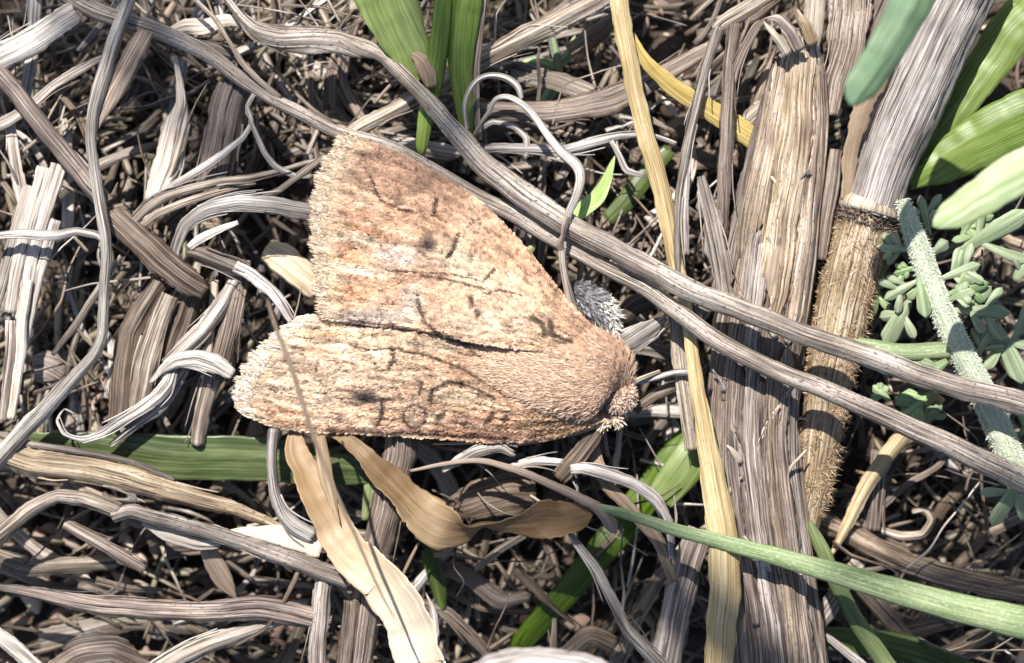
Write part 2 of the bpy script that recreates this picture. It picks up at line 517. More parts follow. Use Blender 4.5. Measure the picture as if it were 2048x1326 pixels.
def build_husks():
    r = random.Random(5)
    protos = []
    for k in range(6):
        V, F = husk_geo(1.0, r.uniform(.25, .5), r.uniform(.16, .30), 40 + k)
        mb = MB(); mb.add(V, F, V[:, :2])
        o = mb.build('husk', M['husk'], origin=(0, 0, 0))
        me = o.data
        bpy.data.objects.remove(o)
        protos.append(me)
    zones = [((0, 960, 330, 1326), 110), ((280, 1050, 720, 1326), 45), ((30, 720, 240, 900), 16), ((380, 780, 560, 880), 14),
             ((650, 60, 800, 220), 14), ((1150, 150, 1420, 480), 18), ((860, 930, 1350, 1326), 34), ((1650, 1000, 2048, 1326), 22), ((240, 120, 420, 330), 16), ((1000, 0, 1420, 130), 11)]
    where = ['below the kinked brown stem', 'around the flaring horizontal stem', 'beside the bright fibrous stalk', 'under the lower wing edge', 'behind the broad twisting stem',
             'beside the yellow straw', 'in the hollow below the moth', 'beneath the mealy green stem', 'in the dark hollow behind the forked twig', 'behind the green tuft']
    for ((x0, y0, x1, y1), n), wh in zip(zones, where):
        for _ in range(n):
            u, v = r.uniform(x0, x1), r.uniform(y0, y1)
            L = r.uniform(26, 66) * (1.15 if x0 == 0 else 1)
            z = ground_h(u, v) + r.uniform(20, 60)
            o = bpy.data.objects.new('husk', r.choice(protos))
            o.location = P(u, v, z)
            o.rotation_euler = (r.uniform(-.5, .5), r.uniform(-.45, .45), r.uniform(0, 6.28))
            s = L * PX
            o.scale = (s, s * r.uniform(.8, 1.3), s * r.uniform(.8, 1.2))
            COL.objects.link(o)
            tint = r.choices(('pinkish brown', 'dark brown', 'bleached'), (.55, .25, .2))[0]
            if tint != 'pinkish brown':
                o.material_slots[0].link = 'OBJECT'
                o.material_slots[0].material = M['husk_dark' if tint == 'dark brown' else 'husk_pale']
            tag(o, ('large' if L > 52 else 'slim' if L > 38 else 'tiny') + ' ' + tint + ' husk lying on the soil ' + wh, 'husk', 'loose husks ' + wh)
    # uncountable crumbs, chips and fibres
    mb = MB()
    pal = [(.20, .145, .11), (.30, .22, .17), (.12, .085, .066), (.42, .34, .27), (.26, .2, .16), (.5, .42, .34)]
    for k in range(5200):
        u, v = r.uniform(-250, 2300), r.uniform(-250, 1600)
        kind = r.random()
        if kind < .6:
            L = r.uniform(9, 30); V, F = husk_geo(L, L * r.uniform(.2, .6), L * r.uniform(.15, .4), k, 4, 5)
        else:
            L = r.uniform(40, 130); V, F = husk_geo(L, r.uniform(4, 11), r.uniform(3, 5), k, 6, 4)
            V[:, 1] += (V[:, 0] / L) ** 2 * L * r.uniform(-.6, .6); V[:, 2] += (V[:, 0] / L) ** 2 * L * r.uniform(-.1, .3)
        R = Matrix.Rotation(r.uniform(0, 6.28), 3, 'Z') @ Matrix.Rotation(r.uniform(-.4, .4), 3, 'Y')
        V = V @ np.array(R).T
        z = ground_h(u, v) + r.uniform(-3, 22)
        c = np.array(r.choice(pal)) * r.uniform(.3, .95)
        mb.add(V * PX + P(u, v, z), F, None, c)
    o = mb.build('litter', M['litter'], origin=P(1024, 663, GZ))
    tag(o, 'fine brown crumbs, chips and fibres covering the soil', 'litter', kind='stuff')
build_husks()

# ------------------------------------------------------------------ traced stems and blades
def peel(o, mat, pts, n):
    """fine fibres that have come loose along the edge of a dead piece, each a part of it"""
    A = catmull([tuple(p[:4]) for p in pts], 60)
    L = np.linalg.norm(np.diff(A[:, :2], axis=0), axis=1).sum()
    for _ in range(n):
        f0 = PR.uniform(0, .7); f1 = min(1, f0 + PR.uniform(60, 170) / L)
        sg = PR.choice((-1, 1)); k0, k1 = int(f0 * 59), int(f1 * 59)
        if k1 - k0 < 3: continue
        idx = np.linspace(k0, k1, 4).astype(int)
        d = A[k1, :2] - A[k0, :2]; d = d / max(np.linalg.norm(d), 1e-6); s_ = np.array((-d[1], d[0])) * sg
        out = PR.uniform(2, 16); wd = PR.uniform(2.5, 5.5)
        q = []
        for m, i in enumerate(idx):
            off = A[i, 3] * PR.uniform(.38, .5) + out * (m / 3) ** 2
            q.append((A[i, 0] + s_[0] * off, A[i, 1] + s_[1] * off, A[i, 2] + 2 + 7 * (m / 3) ** 2, wd * (1 - .5 * m / 3)))
        mb = MB(); blade_geo(mb, q, curl=.4, nC=5, step=8, ridge=.02, wobble=.6)
        mb.build('loose_fibre', M[mat], o)
PR = random.Random(77)

def run_on(pts):
    pts = [tuple(p) for p in pts]
    def out(p): return p[0] < 0 or p[0] > 2048 or p[1] < 0 or p[1] > 1326
    def ext(a, b):
        d = np.array(a[:2], float) - np.array(b[:2], float); d /= max(np.linalg.norm(d), 1e-6)
        return (a[0] + d[0] * 260, a[1] + d[1] * 260, a[2] - 25, a[3])
    n0 = n1 = 0
    if out(pts[0]): pts = [ext(pts[0], pts[1])] + pts; n0 = 1
    if out(pts[-1]) : pts = pts + [ext(pts[-1], pts[-2])]; n1 = 1
    return pts, n0, n1
GREENS = ('green', 'darkgreen', 'bluegreen', 'limeleaf', 'dusty')
def B(name, label, cat, mat, pts, group=None, parent=None, **k):
    if mat in ('dead', 'grey', 'brown', 'dark', 'pale', 'stem', 'sheath', 'bark'): k.setdefault('sharp', .6)
    if mat in GREENS: k.setdefault('ridge', .012); k.setdefault('fray', .02)
    if group is None and not k.get('tip') and not k.get('tip0'):
        pts, n0, n1 = run_on(pts)
        for key in ('roll', 'col'):
            if isinstance(k.get(key), list): k[key] = k[key][:1] * n0 + k[key] + k[key][-1:] * n1
    mb = MB(); blade_geo(mb, pts, **k)
    o = mb.build(name, M[mat], parent)
    if parent is None and group is None and mat in ('dead', 'grey', 'brown', 'stem', 'pale', 'bark', 'sheath') and max(p[3] for p in pts) > 18:
        peel(o, mat, pts, 2 if len(pts) < 8 else 5)
    return tag(o, label, cat, group) if parent is None else (tag(o, label) if label else o)

def T(name, label, cat, mat, pts, group=None, parent=None, **k):
    pts = run_on(pts)[0]
    mb = MB(); tube_geo(mb, pts, **k)
    o = mb.build(name, M[mat], parent)
    return tag(o, label, cat, group) if parent is None else (tag(o, label) if label else o)

DG, DS = 'dead_grass_strand', 'dry_straw'

# --- the two long stems that cross the whole picture
T(DS, 'long speckled grey stem lying along the upper wing edge of the moth', 'stem', 'stem',
  [(120, -22, -40, 34), (175, 12, -38, 34), (239, 38, -34, 33), (342, 72, -30, 32), (427, 114, -26, 30), (478, 154, -22, 28), (530, 191, -20, 26),
   (598, 224, -16, 26), (672, 262, -14, 26), (760, 287, -18, 28), (850, 333, -20, 30), (940, 384, -16, 32), (1020, 425, 0, 32), (1110, 480, 15, 32),
   (1200, 527, 30, 30), (1290, 575, 45, 32), (1360, 628, 62, 34), (1450, 688, 84, 34), (1560, 745, 96, 34), (1690, 795, 96, 36), (1850, 868, 84, 40), (1960, 918, 76, 44), (2080, 975, 70, 46)], flat=.7, ridge=.07, nR=18)
B(DS, 'broad long grey stem twisting down from the thatch and crossing the fuzzy stalk', 'stem', 'stem',
  [(440, -20, -30, 14), (478, 27, -30, 18), (510, 58, -32, 34), (560, 76, -34, 56), (620, 82, -34, 62), (690, 88, -30, 52), (763, 108, -18, 28), (830, 176, 0, 30),
   (905, 258, 15, 40), (975, 335, 25, 48), (1040, 385, 35, 52), (1130, 445, 45, 48), (1250, 512, 62, 46), (1400, 588, 96, 44), (1500, 628, 112, 42),
   (1640, 680, 112, 42), (1760, 722, 104, 44), (1900, 770, 92, 46), (2080, 815, 80, 48)], curl=.75, ridge=.055, thick=9, nC=13, roll=[0, 0, 0, 10, 20, 30, 0, 0, 0, 0, -10, -5, 0, 0, 0, 0, 0, 0, 0])

# --- upper left
B(DG, 'wide silvery white blade with a folded bright edge, cut off square', 'blade', 'grey', [(-40, 128, -20, 60), (20, 97, -20, 60), (70, 70, -18, 58), (125, 32, -15, 52), (150, 18, -15, 44)], curl=.2, fold=.25, thick=5, roll=15)
B(DG, 'dark brown blade tip behind the square cut silvery blade', 'blade', 'brown', [(120, 62, -50, 36), (155, 25, -42, 44), (200, -14, -40, 40)], curl=.3)
tw = thing('split_twig', 'grey forked twig with a split brown sheath hanging in front of the dark hollow', 'twig', P(250, -20, 0))
B('stem', None, None, 'grey', [(262, -20, 5, 26), (246, 30, 8, 27), (228, 80, 10, 30), (214, 130, 12, 32), (198, 180, 14, 30), (184, 232, 16, 24), (181, 275, 16, 22), (188, 335, 14, 22), (199, 400, 12, 24), (209, 460, 10, 25), (212, 520, 10, 22),
  (207, 590, 10, 21), (207, 640, 10, 22), (205, 674, 10, 22), (187, 712, 8, 22), (137, 765, 0, 30), (85, 823, -8, 34), (30, 880, -12, 36), (-30, 945, -16, 38)], parent=tw, curl=.8, thick=8, ridge=.06, nC=11)
B('sheath', 'brown split sheath', None, 'brown', [(292, 62, -8, 30), (272, 100, 0, 46), (252, 140, 2, 48), (228, 185, 4, 40), (203, 235, 6, 22), (190, 262, 8, 8)], parent=tw, curl=.35, thick=4, roll=-15)
T(DS, 'dark brown mottled stalk ending in a black striped splintered end', 'stem', 'brown',
  [(-20, 128, -30, 40), (34, 190, -30, 38), (85, 253, -28, 38), (137, 314, -26, 38), (171, 359, -24, 38), (212, 410, -22, 40)], flat=.7)
B(DS, 'black striped splintered stalk end pointing at the cream wood chip', 'stem', 'dark', [(225, 425, -20, 46), (273, 474, -18, 56), (325, 524, -16, 60), (376, 564, -14, 54), (412, 585, -16, 30)], curl=.55, ridge=.12, thick=7, nC=15)
B(DG, 'narrow brown blade slanting behind the forked twig', 'blade', 'dead', [(-30, 262, -70, 22), (20, 238, -68, 24), (68, 205, -66, 20), (105, 172, -64, 18), (147, 147, -62, 22), (205, 113, -60, 12)], curl=.3, roll=12)
B(DG, 'pale spotted blade hanging beside the mottled stalk', 'blade', 'pale', [(20, 232, -90, 16), (26, 300, -88, 24), (40, 375, -86, 26), (56, 455, -86, 20)], curl=.3, roll=20)
B(DG, 'pinkish grey blade standing behind the wide silvery blade', 'blade', 'grey', [(72, -20, -120, 26), (66, 70, -118, 28), (58, 140, -116, 26), (50, 205, -116, 20)], curl=.3)
B(DG, 'thin bent brown blade crossing the long speckled stem', 'blade', 'dead', [(380, -12, 0, 9), (430, 38, 2, 10), (455, 78, 2, 9), (486, 128, 0, 12), (520, 162, -4, 12), (562, 196, -14, 10)], curl=.4)
B(DG, 'wavy cream blade shining behind the long speckled stem', 'blade', 'cream', [(335, 66, -80, 14), (370, 52, -78, 30), (410, 54, -78, 32), (450, 40, -76, 26), (488, 48, -76, 12)], curl=.3, roll=[10, -20, 15, -10, 0])
B(DG, 'short brown blade curving below the cream blade', 'blade', 'brown', [(330, 90, -95, 16), (380, 84, -92, 22), (430, 92, -92, 18), (470, 110, -94, 14)], curl=.4)
B('broken_stalk', 'broad fibrous brown stalk stump beside the pale mottled stalk', 'stalk', 'brown', [(482, 145, -75, 60), (462, 200, -70, 72), (445, 270, -68, 74), (430, 340, -70, 72), (412, 420, -80, 60)], curl=.6, ridge=.06, nC=15, thick=8)
B('broken_stalk', 'pale mottled stalk narrowing into a thin upright point', 'stalk', 'pale', [(350, 112, -95, 8), (358, 160, -92, 14), (362, 205, -90, 24), (352, 260, -92, 56), (335, 330, -96, 58), (308, 395, -100, 40), (296, 440, -100, 24)], curl=.5, ridge=.05, nC=13, thick=6)
B(DG, 'thin grey strand bending into a small hook above the moth', 'blade', 'grey', [(300, 405, -20, 14), (345, 372, -18, 16), (427, 322, -14, 17), (485, 276, -12, 12), (503, 245, -12, 10), (494, 214, -14, 10), (508, 188, -16, 9)], curl=.5)
B(DG, 'forked grey strand joining the hooked strand', 'blade', 'grey', [(500, 240, -10, 9), (513, 270, -8, 10), (528, 305, -8, 12), (552, 334, -10, 13), (590, 352, -14, 11), (625, 352, -20, 8)], curl=.4)
B(DG, 'brown double strand sweeping up under the forked strand', 'blade', 'dead', [(255, 455, -16, 16), (290, 418, -14, 24), (330, 392, -12, 24), (390, 374, -10, 20), (440, 362, -10, 18), (500, 356, -10, 16), (560, 342, -14, 12), (640, 318, -20, 10)], curl=.4, fold=.2)
B(DG, 'grey brown strand running beside the double strand', 'blade', 'dead', [(262, 470, -24, 10), (310, 430, -22, 16), (370, 404, -20, 16), (440, 382, -20, 14), (512, 366, -20, 8)], curl=.4)
B(DG, 'thin strand pointing up at the notched wing fringe', 'blade', 'dead', [(520, 398, -14, 12), (560, 380, -14, 14), (605, 345, -14, 15), (648, 312, -18, 12)], curl=.4)
B(DG, 'thick bluish grey arched blade running under the upper wing', 'blade', 'grey', [(352, 545, -40, 18), (350, 500, -28, 22), (368, 452, -18, 26), (410, 420, -8, 30), (478, 406, -2, 33), (547, 410, -2, 36), (620, 424, -14, 34), (700, 440, -40, 26)], curl=.6, thick=6, ridge=.06, nC=11)
B(DG, 'dark folded grey leaf bending down to the lower wing', 'blade', 'brown', [(372, 505, -16, 20), (395, 508, -12, 38), (444, 526, -8, 38), (492, 545, -4, 28)], curl=.4, fold=.3, ridge=.06, roll=-10)
B(DG, 'smooth grey leaf tip touching the notch between the wings', 'blade', 'grey', [(470, 532, -6, 26), (500, 548, -4, 25), (540, 580, 0, 24), (562, 608, 2, 20), (585, 645, -6, 15)], curl=.45, thick=4)
B(DG, 'small pale forked blade folded above the dark grey leaf', 'blade', 'pale', [(378, 496, -10, 14), (400, 478, -8, 18), (430, 462, -8, 16), (476, 444, -10, 8)], curl=.3)
B(DG, 'pinkish grey strand arching in from the bright fibrous stalk', 'blade', 'grey', [(-20, 472, 6, 14), (51, 467, 10, 20), (113, 471, 12, 20), (154, 462, 14, 18), (193, 470, 14, 14), (205, 482, 12, 8)], curl=.6)
bs = thing('broken_stalk', 'bright sunlit fibrous stalk split into pale strips', 'stalk', P(20, 840, -60))
for k, (pp, ww, mt) in enumerate([([(118, 330, -60), (90, 420, -50), (62, 520, -48), (48, 600, -48), (40, 640, -50)], 34, 'pale'), ([(92, 335, -56), (60, 440, -44), (34, 540, -42), (20, 625, -44)], 34, 'pale'),
        ([(60, 372, -60), (30, 470, -50), (6, 560, -48), (-18, 640, -48)], 30, 'pale'), ([(112, 440, -52), (88, 520, -50), (66, 600, -52), (50, 690, -54)], 22, 'grey'),
        ([(56, 560, -40), (44, 640, -38), (40, 720, -40), (30, 790, -46), (22, 838, -50)], 24, 'pale'), ([(26, 640, -48), (22, 720, -46), (14, 790, -50), (8, 842, -56)], 28, 'dead')]):
    n = len(pp)
    B('strip', None, None, mt, [(*q, ww * (1.05 - .35 * i / (n - 1))) for i, q in enumerate(pp)], parent=bs, curl=.5, ridge=.07, thick=4)
B(DG, 'thin split strand leaning from the forked twig to the brown scrap', 'blade', 'dead', [(242, 512, -20, 10), (222, 540, -20, 12), (198, 577, -20, 14), (154, 645, -24, 16), (104, 710, -34, 9)], curl=.3, fold=.3)
B('dry_scrap', 'torn dull brown leaf scrap on the soil beside the bright stalk', 'leaf', 'brown', [(68, 740, -130, 50), (96, 735, -125, 66), (130, 755, -130, 50)], curl=.2, tip=.2)

# --- the brown stalk clump left of the lower wing
clump = [('dark brown upright stalk with a sinuous left edge in the clump', 'brown', [(322, 560, -60, 34), (290, 610, -56, 46), (262, 665, -52, 52), (250, 740, -54, 54), (240, 850, -70, 56)]),
 ('brown stalk with a pale bulge, standing next to the sinuous stalk', 'dead', [(340, 590, -52, 36), (315, 650, -48, 42), (295, 710, -44, 50), (282, 770, -50, 44), (268, 850, -70, 40)]),
 ('dark shaded stalk leaning behind the blunt grey leaf tip', 'dark', [(392, 570, -80, 50), (368, 640, -78, 52), (335, 720, -80, 46), (310, 800, -90, 40)]),
 ('straight brown stalk rising from the folded grey leaf', 'brown', [(480, 520, -66, 46), (468, 600, -58, 48), (452, 680, -58, 44), (432, 760, -62, 36)]),
 ('weathered pinkish stalk standing below the blunt leaf tip', 'dead', [(440, 700, -76, 36), (420, 760, -70, 36), (404, 830, -72, 34), (396, 890, -80, 28)]),
 ('slanting split grey stalk crossing the clump', 'dead', [(470, 560, -46, 24), (440, 612, -40, 32), (405, 660, -36, 36), (362, 700, -34, 32), (330, 728, -36, 22)]),
 ('thin pale vertical stalk edge in the clump', 'pale', [(430, 560, -60, 16), (424, 640, -56, 18), (415, 720, -58, 16)])]
for lb, mt, pp in clump:
    B(DS, lb, 'stem', mt, pp, curl=.7, ridge=.08, thick=8, nC=11)
B(DG, 'blunt pale grey leaf tip pointing at the wing apex', 'blade', 'grey', [(300, 765, -20, 8), (325, 738, -14, 16), (350, 722, -8, 30), (395, 716, -4, 38), (432, 728, -4, 40), (466, 748, -14, 24)], curl=.3, roll=15, thick=4)
B(DG, 'kinked grey strand running down into a loose curl', 'blade', 'grey', [(348, 732, -26, 22), (338, 765, -24, 28), (318, 790, -24, 30), (284, 816, -22, 26), (240, 842, -20, 20), (205, 866, -18, 16), (165, 879, -16, 10), (128, 868, -16, 7), (114, 842, -18, 6), (128, 818, -22, 5), (150, 828, -26, 4)], curl=.5, step=6)
B(DG, 'dull strand beside the kinked strand', 'blade', 'dead', [(372, 738, -52, 18), (345, 780, -48, 26), (315, 820, -46, 24), (270, 850, -44, 18), (222, 892, -44, 12)], curl=.5)
B('wood_chip', 'smooth cream wood chip beside the notch of the upper wing', 'chip', 'wood', [(534, 497, -150, 44), (560, 515, -142, 58), (596, 545, -138, 62), (640, 580, -146, 50)], curl=.15, thick=34, nC=11, ridge=.03, fray=.1)

# --- lower left
B(DS, 'broad tan sheath tapering to the right below the moth', 'stem', 'sheath', [(-30, 898, -34, 52), (68, 925, -32, 58), (171, 938, -30, 58), (273, 962, -30, 52), (376, 992, -34, 42), (478, 1022, -40, 28), (570, 1056, -50, 14)], curl=.6, ridge=.06, thick=7, nC=13)
B(DG, 'thin dark strand lying along the broad tan sheath', 'blade', 'brown', [(-20, 862, -28, 12), (60, 888, -22, 14), (170, 905, -20, 14), (270, 925, -22, 12), (350, 960, -26, 8)], curl=.4)
B('grass_sprout', 'dark green blade lying flat under the moth', 'leaf', 'darkgreen', [(-40, 876, -95, 26), (80, 880, -92, 32), (200, 893, -88, 56), (300, 910, -84, 84), (420, 918, -82, 92), (540, 922, -84, 88), (660, 938, -90, 70), (760, 945, -98, 50)], curl=-.15, fold=.1, thick=4, roll=-8)
B(DS, 'kinked brown stem with a torn node, running to the cream leaf', 'stem', 'dead', [(-30, 1098, -46, 38), (20, 1052, -42, 34), (68, 1013, -38, 30), (115, 992, -34, 28), (165, 996, -30, 30), (205, 1010, -26, 34), (239, 1023, -24, 34)], curl=.7, thick=7, nC=11)
B(DS, 'brown ridged stem with a red groove ending at the cream leaf', 'stem', 'stem', [(226, 1034, -20, 26), (262, 1022, -18, 30), (308, 1034, -16, 30), (393, 1056, -14, 32), (478, 1083, -14, 34), (581, 1118, -14, 36), (700, 1162, -20, 40)], curl=.75, thick=7, nC=11, ridge=.07)
B(DG, 'pale dry flake hanging under the red grooved stem', 'blade', 'pale', [(285, 1046, -40, 8), (330, 1068, -36, 24), (390, 1088, -34, 24), (440, 1092, -36, 10)], curl=.2)
B(DG, 'straw coloured blade tip pointing down into the hollow', 'blade', 'tan', [(412, 1090, -70, 34), (430, 1130, -74, 40), (455, 1170, -80, 34), (476, 1200, -84, 10)], curl=.25, tip=.3)
B(DG, 'brown blade slanting below the kinked stem', 'blade', 'brown', [(130, 1045, -100, 26), (180, 1075, -98, 28), (240, 1110, -98, 26), (290, 1140, -100, 18)], curl=.4)
B(DS, 'long horizontal brown stem flaring to the right over the husks', 'stem', 'brown', [(-30, 1172, -34, 14), (40, 1180, -32, 20), (103, 1193, -30, 28), (205, 1212, -28, 40), (308, 1219, -28, 44), (380, 1222, -28, 40), (444, 1221, -28, 44), (513, 1215, -30, 52), (581, 1227, -34, 50), (660, 1246, -42, 34)], curl=.6, ridge=.06, thick=7, nC=13)
B(DG, 'pale diagonal blade with a dark groove below the flaring stem', 'blade', 'pale', [(310, 1345, -60, 44), (370, 1308, -56, 44), (440, 1280, -52, 38), (513, 1256, -50, 26), (580, 1238, -54, 12)], curl=.4, fold=.2)
B(DG, 'thin dark twiglet forking over the pale diagonal blade', 'blade', 'dark', [(470, 1292, -30, 6), (530, 1258, -26, 8), (560, 1216, -24, 8), (590, 1160, -22, 12), (605, 1120, -24, 8)], curl=.6)
B('dry_scrap', 'rounded grey brown leaf scrap lying below the husks', 'leaf', 'brown', [(120, 1345, -120, 60), (165, 1320, -105, 90), (225, 1310, -100, 84), (285, 1335, -110, 40)], curl=.4)
B(DG, 'bluish grey blade end in the lower husk litter', 'blade', 'grey', [(-30, 1250, -110, 30), (20, 1290, -105, 34), (80, 1340, -105, 30)], curl=.4)
B('twig', 'bluish grey twig curving down beside the amber leaf', 'twig', 'grey', [(548, 858, -20, 26), (543, 900, -14, 22), (543, 940, -8, 20), (550, 985, -4, 23), (565, 1026, -6, 28), (590, 1052, -10, 34), (625, 1072, -18, 36)], curl=.7, thick=9, nC=11)
B(DG, 'cream papery blade tucked behind the bluish grey twig', 'blade', 'cream', [(440, 1068, -40, 10), (490, 1066, -34, 26), (550, 1072, -28, 46), (600, 1078, -26, 54), (645, 1090, -26, 56)], curl=.3, roll=20)
B(DS, 'upright grey brown stem at the foot of the cream leaf', 'stem', 'dead', [(648, 1140, -36, 34), (642, 1220, -34, 38), (636, 1290, -34, 36), (632, 1350, -34, 36)], curl=.7, thick=8)
B(DS, 'second upright stem partly under the cream leaf', 'stem', 'brown', [(705, 1200, -50, 34), (698, 1270, -48, 40), (690, 1350, -48, 40)], curl=.7, thick=8)

# --- the leaves below the moth
B('withered_frond', 'broad cream leaf with amber base, hanging below the lower wing', 'leaf', 'cream',
  [(592, 858, -26, 24), (598, 895, -10, 44), (612, 945, 8, 56), (632, 1000, 24, 62), (670, 1060, 40, 74), (722, 1122, 56, 86), (774, 1185, 70, 96), (814, 1250, 80, 104), (840, 1310, 86, 108), (856, 1370, 90, 108)],
  curl=-.28, roll=[0, 10, 15, 18, 10, -5, -15, -22, -26, -28], thick=4, nC=17, ridge=.022, fray=.06, wave=.025, wobble=.3, col=[(.52, .40, .28), (.48, .36, .24), (.52, .40, .28), (.70, .60, .48), (.95, .88, .78), (1, 1, 1), (1, 1, 1), (1, 1, 1), (1, .97, .9), (.95, .88, .75)])
B(DG, 'amber brown strip lying along the base of the cream leaf', 'blade', 'tan', [(640, 872, 0, 22), (648, 930, 14, 30), (662, 990, 26, 26), (680, 1050, 42, 10)], curl=.3, roll=20, tip=.4)
B('withered_frond', 'tan twisted papery leaf with a scooped middle below the moth', 'leaf', 'tan',
  [(650, 862, -30, 18), (690, 876, -14, 26), (728, 902, -6, 36), (765, 945, -2, 56), (812, 996, 4, 84), (868, 1046, 10, 96), (925, 1064, 14, 76), (968, 1052, 14, 44), (1005, 1052, 14, 40), (1060, 1050, 12, 66), (1115, 1040, 8, 78), (1155, 1028, 4, 62), (1185, 1018, 2, 22)],
  curl=-.3, roll=[10, 10, 15, 25, 35, 15, -40, -75, -50, -25, 15, 25, 20], thick=3.5, nC=15, ridge=.03, fray=.10, wave=.05, wobble=.35, step=6, col=[(.8, .72, .6), (.75, .66, .55), (.7, .6, .5), (.62, .53, .44), (.7, .62, .54), (1.1, 1.05, 1), (1.2, 1.15, 1.1), (.9, .8, .7), (.9, .82, .72), (.85, .72, .58), (.75, .62, .48), (.8, .68, .52), (.7, .55, .4)])  # colours lifted at the scoop to paint its lit inside
B('straw', 'thin tan straw arching to a brown husk at the green stem', 'straw', 'tan', [(821, 942, -20, 6), (889, 928, -14, 9), (957, 921, -8, 12), (1026, 938, -2, 15), (1094, 965, 6, 17), (1163, 998, 14, 20), (1195, 1014, 18, 22), (1215, 1038, 18, 28), (1232, 1068, 14, 26)], curl=.5, thick=4, tip=.04)
gs = thing('green_shoot', 'long mealy pale green stem crossing in front of the straw and stalk', 'stem', P(2070, 1255, 130))
T('stalk', None, None, 'mossy', [(1192, 1013, 20, 14), (1250, 1028, 30, 20), (1348, 1058, 52, 25), (1474, 1092, 84, 31), (1638, 1136, 112, 40), (1792, 1182, 124, 50), (1930, 1218, 134, 57), (2090, 1256, 140, 66)], parent=gs, flat=.55, ridge=.03, wobble=.08, nR=20)
B(DG, 'greyish twisted twig descending from the scooped leaf', 'twig', 'grey', [(1140, 1066, -30, 12), (1168, 1106, -28, 18), (1197, 1146, -26, 21), (1226, 1205, -26, 22), (1258, 1264, -26, 24), (1330, 1340, -28, 30)], curl=.6, fold=.2, thick=6)
B(DG, 'arched grey leaf with a curled white tip beside the tan blade', 'blade', 'grey', [(1142, 938, -20, 24), (1165, 936, -18, 28), (1197, 943, -18, 27), (1265, 966, -22, 24), (1314, 1000, -28, 23), (1338, 1044, -34, 18), (1344, 1120, -44, 13)], curl=.4, roll=[40, 25, 10, 0, 0, 0, 0], thick=4)
B(DG, 'flat tan blade slanting behind the arched grey leaf', 'blade', 'tan', [(1178, 872, -60, 26), (1210, 961, -54, 26), (1265, 1022, -52, 24), (1316, 1085, -54, 24), (1348, 1165, -60, 18)], curl=.2)
B('grass_sprout', 'blurred green blade with a bright rounded end in the hollow', 'leaf', 'darkgreen', [(1440, 800, -180, 34), (1385, 870, -190, 52), (1310, 965, -200, 66), (1235, 1065, -205, 64), (1165, 1145, -205, 56), (1105, 1215, -210, 52), (1050, 1280, -230, 44), (1025, 1315, -250, 26)], curl=.2, thick=4, tip=.05)  # darker green material carries part of the hollow's shade
B(DG, 'large blurred silvery blade end bulging up near the lens', 'blade', 'grey', [(930, 1372, 420, 60), (985, 1338, 430, 60), (1070, 1326, 440, 60), (1160, 1334, 430, 60), (1230, 1364, 420, 60)], curl=.6, thick=10)
B(DS, 'thick grey brown stem going down behind the curled leaf', 'stem', 'bark', [(806, 830, -70, 62), (796, 920, -66, 66), (776, 1010, -62, 66), (756, 1090, -62, 62), (735, 1190, -66, 62), (712, 1350, -72, 66)], curl=.8, thick=14, ridge=.08, nC=13)
B('dry_scrap', 'dark grey wrinkled leaf lying below the straw', 'leaf', 'dark', [(905, 1015, -150, 40), (960, 1000, -140, 80), (1020, 985, -138, 90), (1070, 985, -142, 60)], curl=.3, ridge=.05)
B(DG, 'crumpled grey scrap under the moth antenna', 'blade', 'grey', [(885, 942, -30, 10), (915, 922, -26, 20), (955, 902, -22, 26), (1000, 896, -22, 18), (1030, 912, -26, 8)], curl=.5, wave=.1)
B(DG, 'dark fan shaped sliver leaning against the moth head', 'blade', 'dark', [(1118, 958, -40, 34), (1150, 920, -30, 40), (1182, 880, -20, 34), (1206, 848, -14, 16)], curl=.5, ridge=.1, fold=.1)
B(DG, 'thin grey scraps under the moth thorax', 'blade', 'grey', [(1020, 935, -50, 14), (1070, 922, -46, 20), (1125, 925, -44, 14)], curl=.5)

# --- bottom middle
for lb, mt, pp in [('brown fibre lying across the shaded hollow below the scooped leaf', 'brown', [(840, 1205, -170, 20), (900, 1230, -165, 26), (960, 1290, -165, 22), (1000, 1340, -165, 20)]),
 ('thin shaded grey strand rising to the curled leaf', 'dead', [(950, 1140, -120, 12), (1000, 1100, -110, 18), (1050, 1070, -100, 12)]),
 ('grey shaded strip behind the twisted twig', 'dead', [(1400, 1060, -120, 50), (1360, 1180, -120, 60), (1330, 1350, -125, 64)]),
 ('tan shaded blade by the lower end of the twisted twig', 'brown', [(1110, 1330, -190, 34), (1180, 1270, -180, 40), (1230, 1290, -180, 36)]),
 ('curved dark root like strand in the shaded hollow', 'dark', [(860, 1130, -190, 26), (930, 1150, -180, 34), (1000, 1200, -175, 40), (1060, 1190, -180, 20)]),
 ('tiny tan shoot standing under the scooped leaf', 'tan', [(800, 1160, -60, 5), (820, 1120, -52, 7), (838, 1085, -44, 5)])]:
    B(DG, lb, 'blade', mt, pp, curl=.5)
B('grass_sprout', 'small dim green leaf tip under the scooped leaf', 'leaf', 'darkgreen', [(850, 1100, -150, 22), (868, 1140, -150, 34), (880, 1190, -155, 26), (888, 1220, -160, 8)], curl=.2)
B('grass_sprout', 'thin green shoot beside the curled leaf base', 'leaf', 'green', [(742, 940, -110, 20), (738, 990, -108, 24), (728, 1040, -110, 12)], curl=.2)

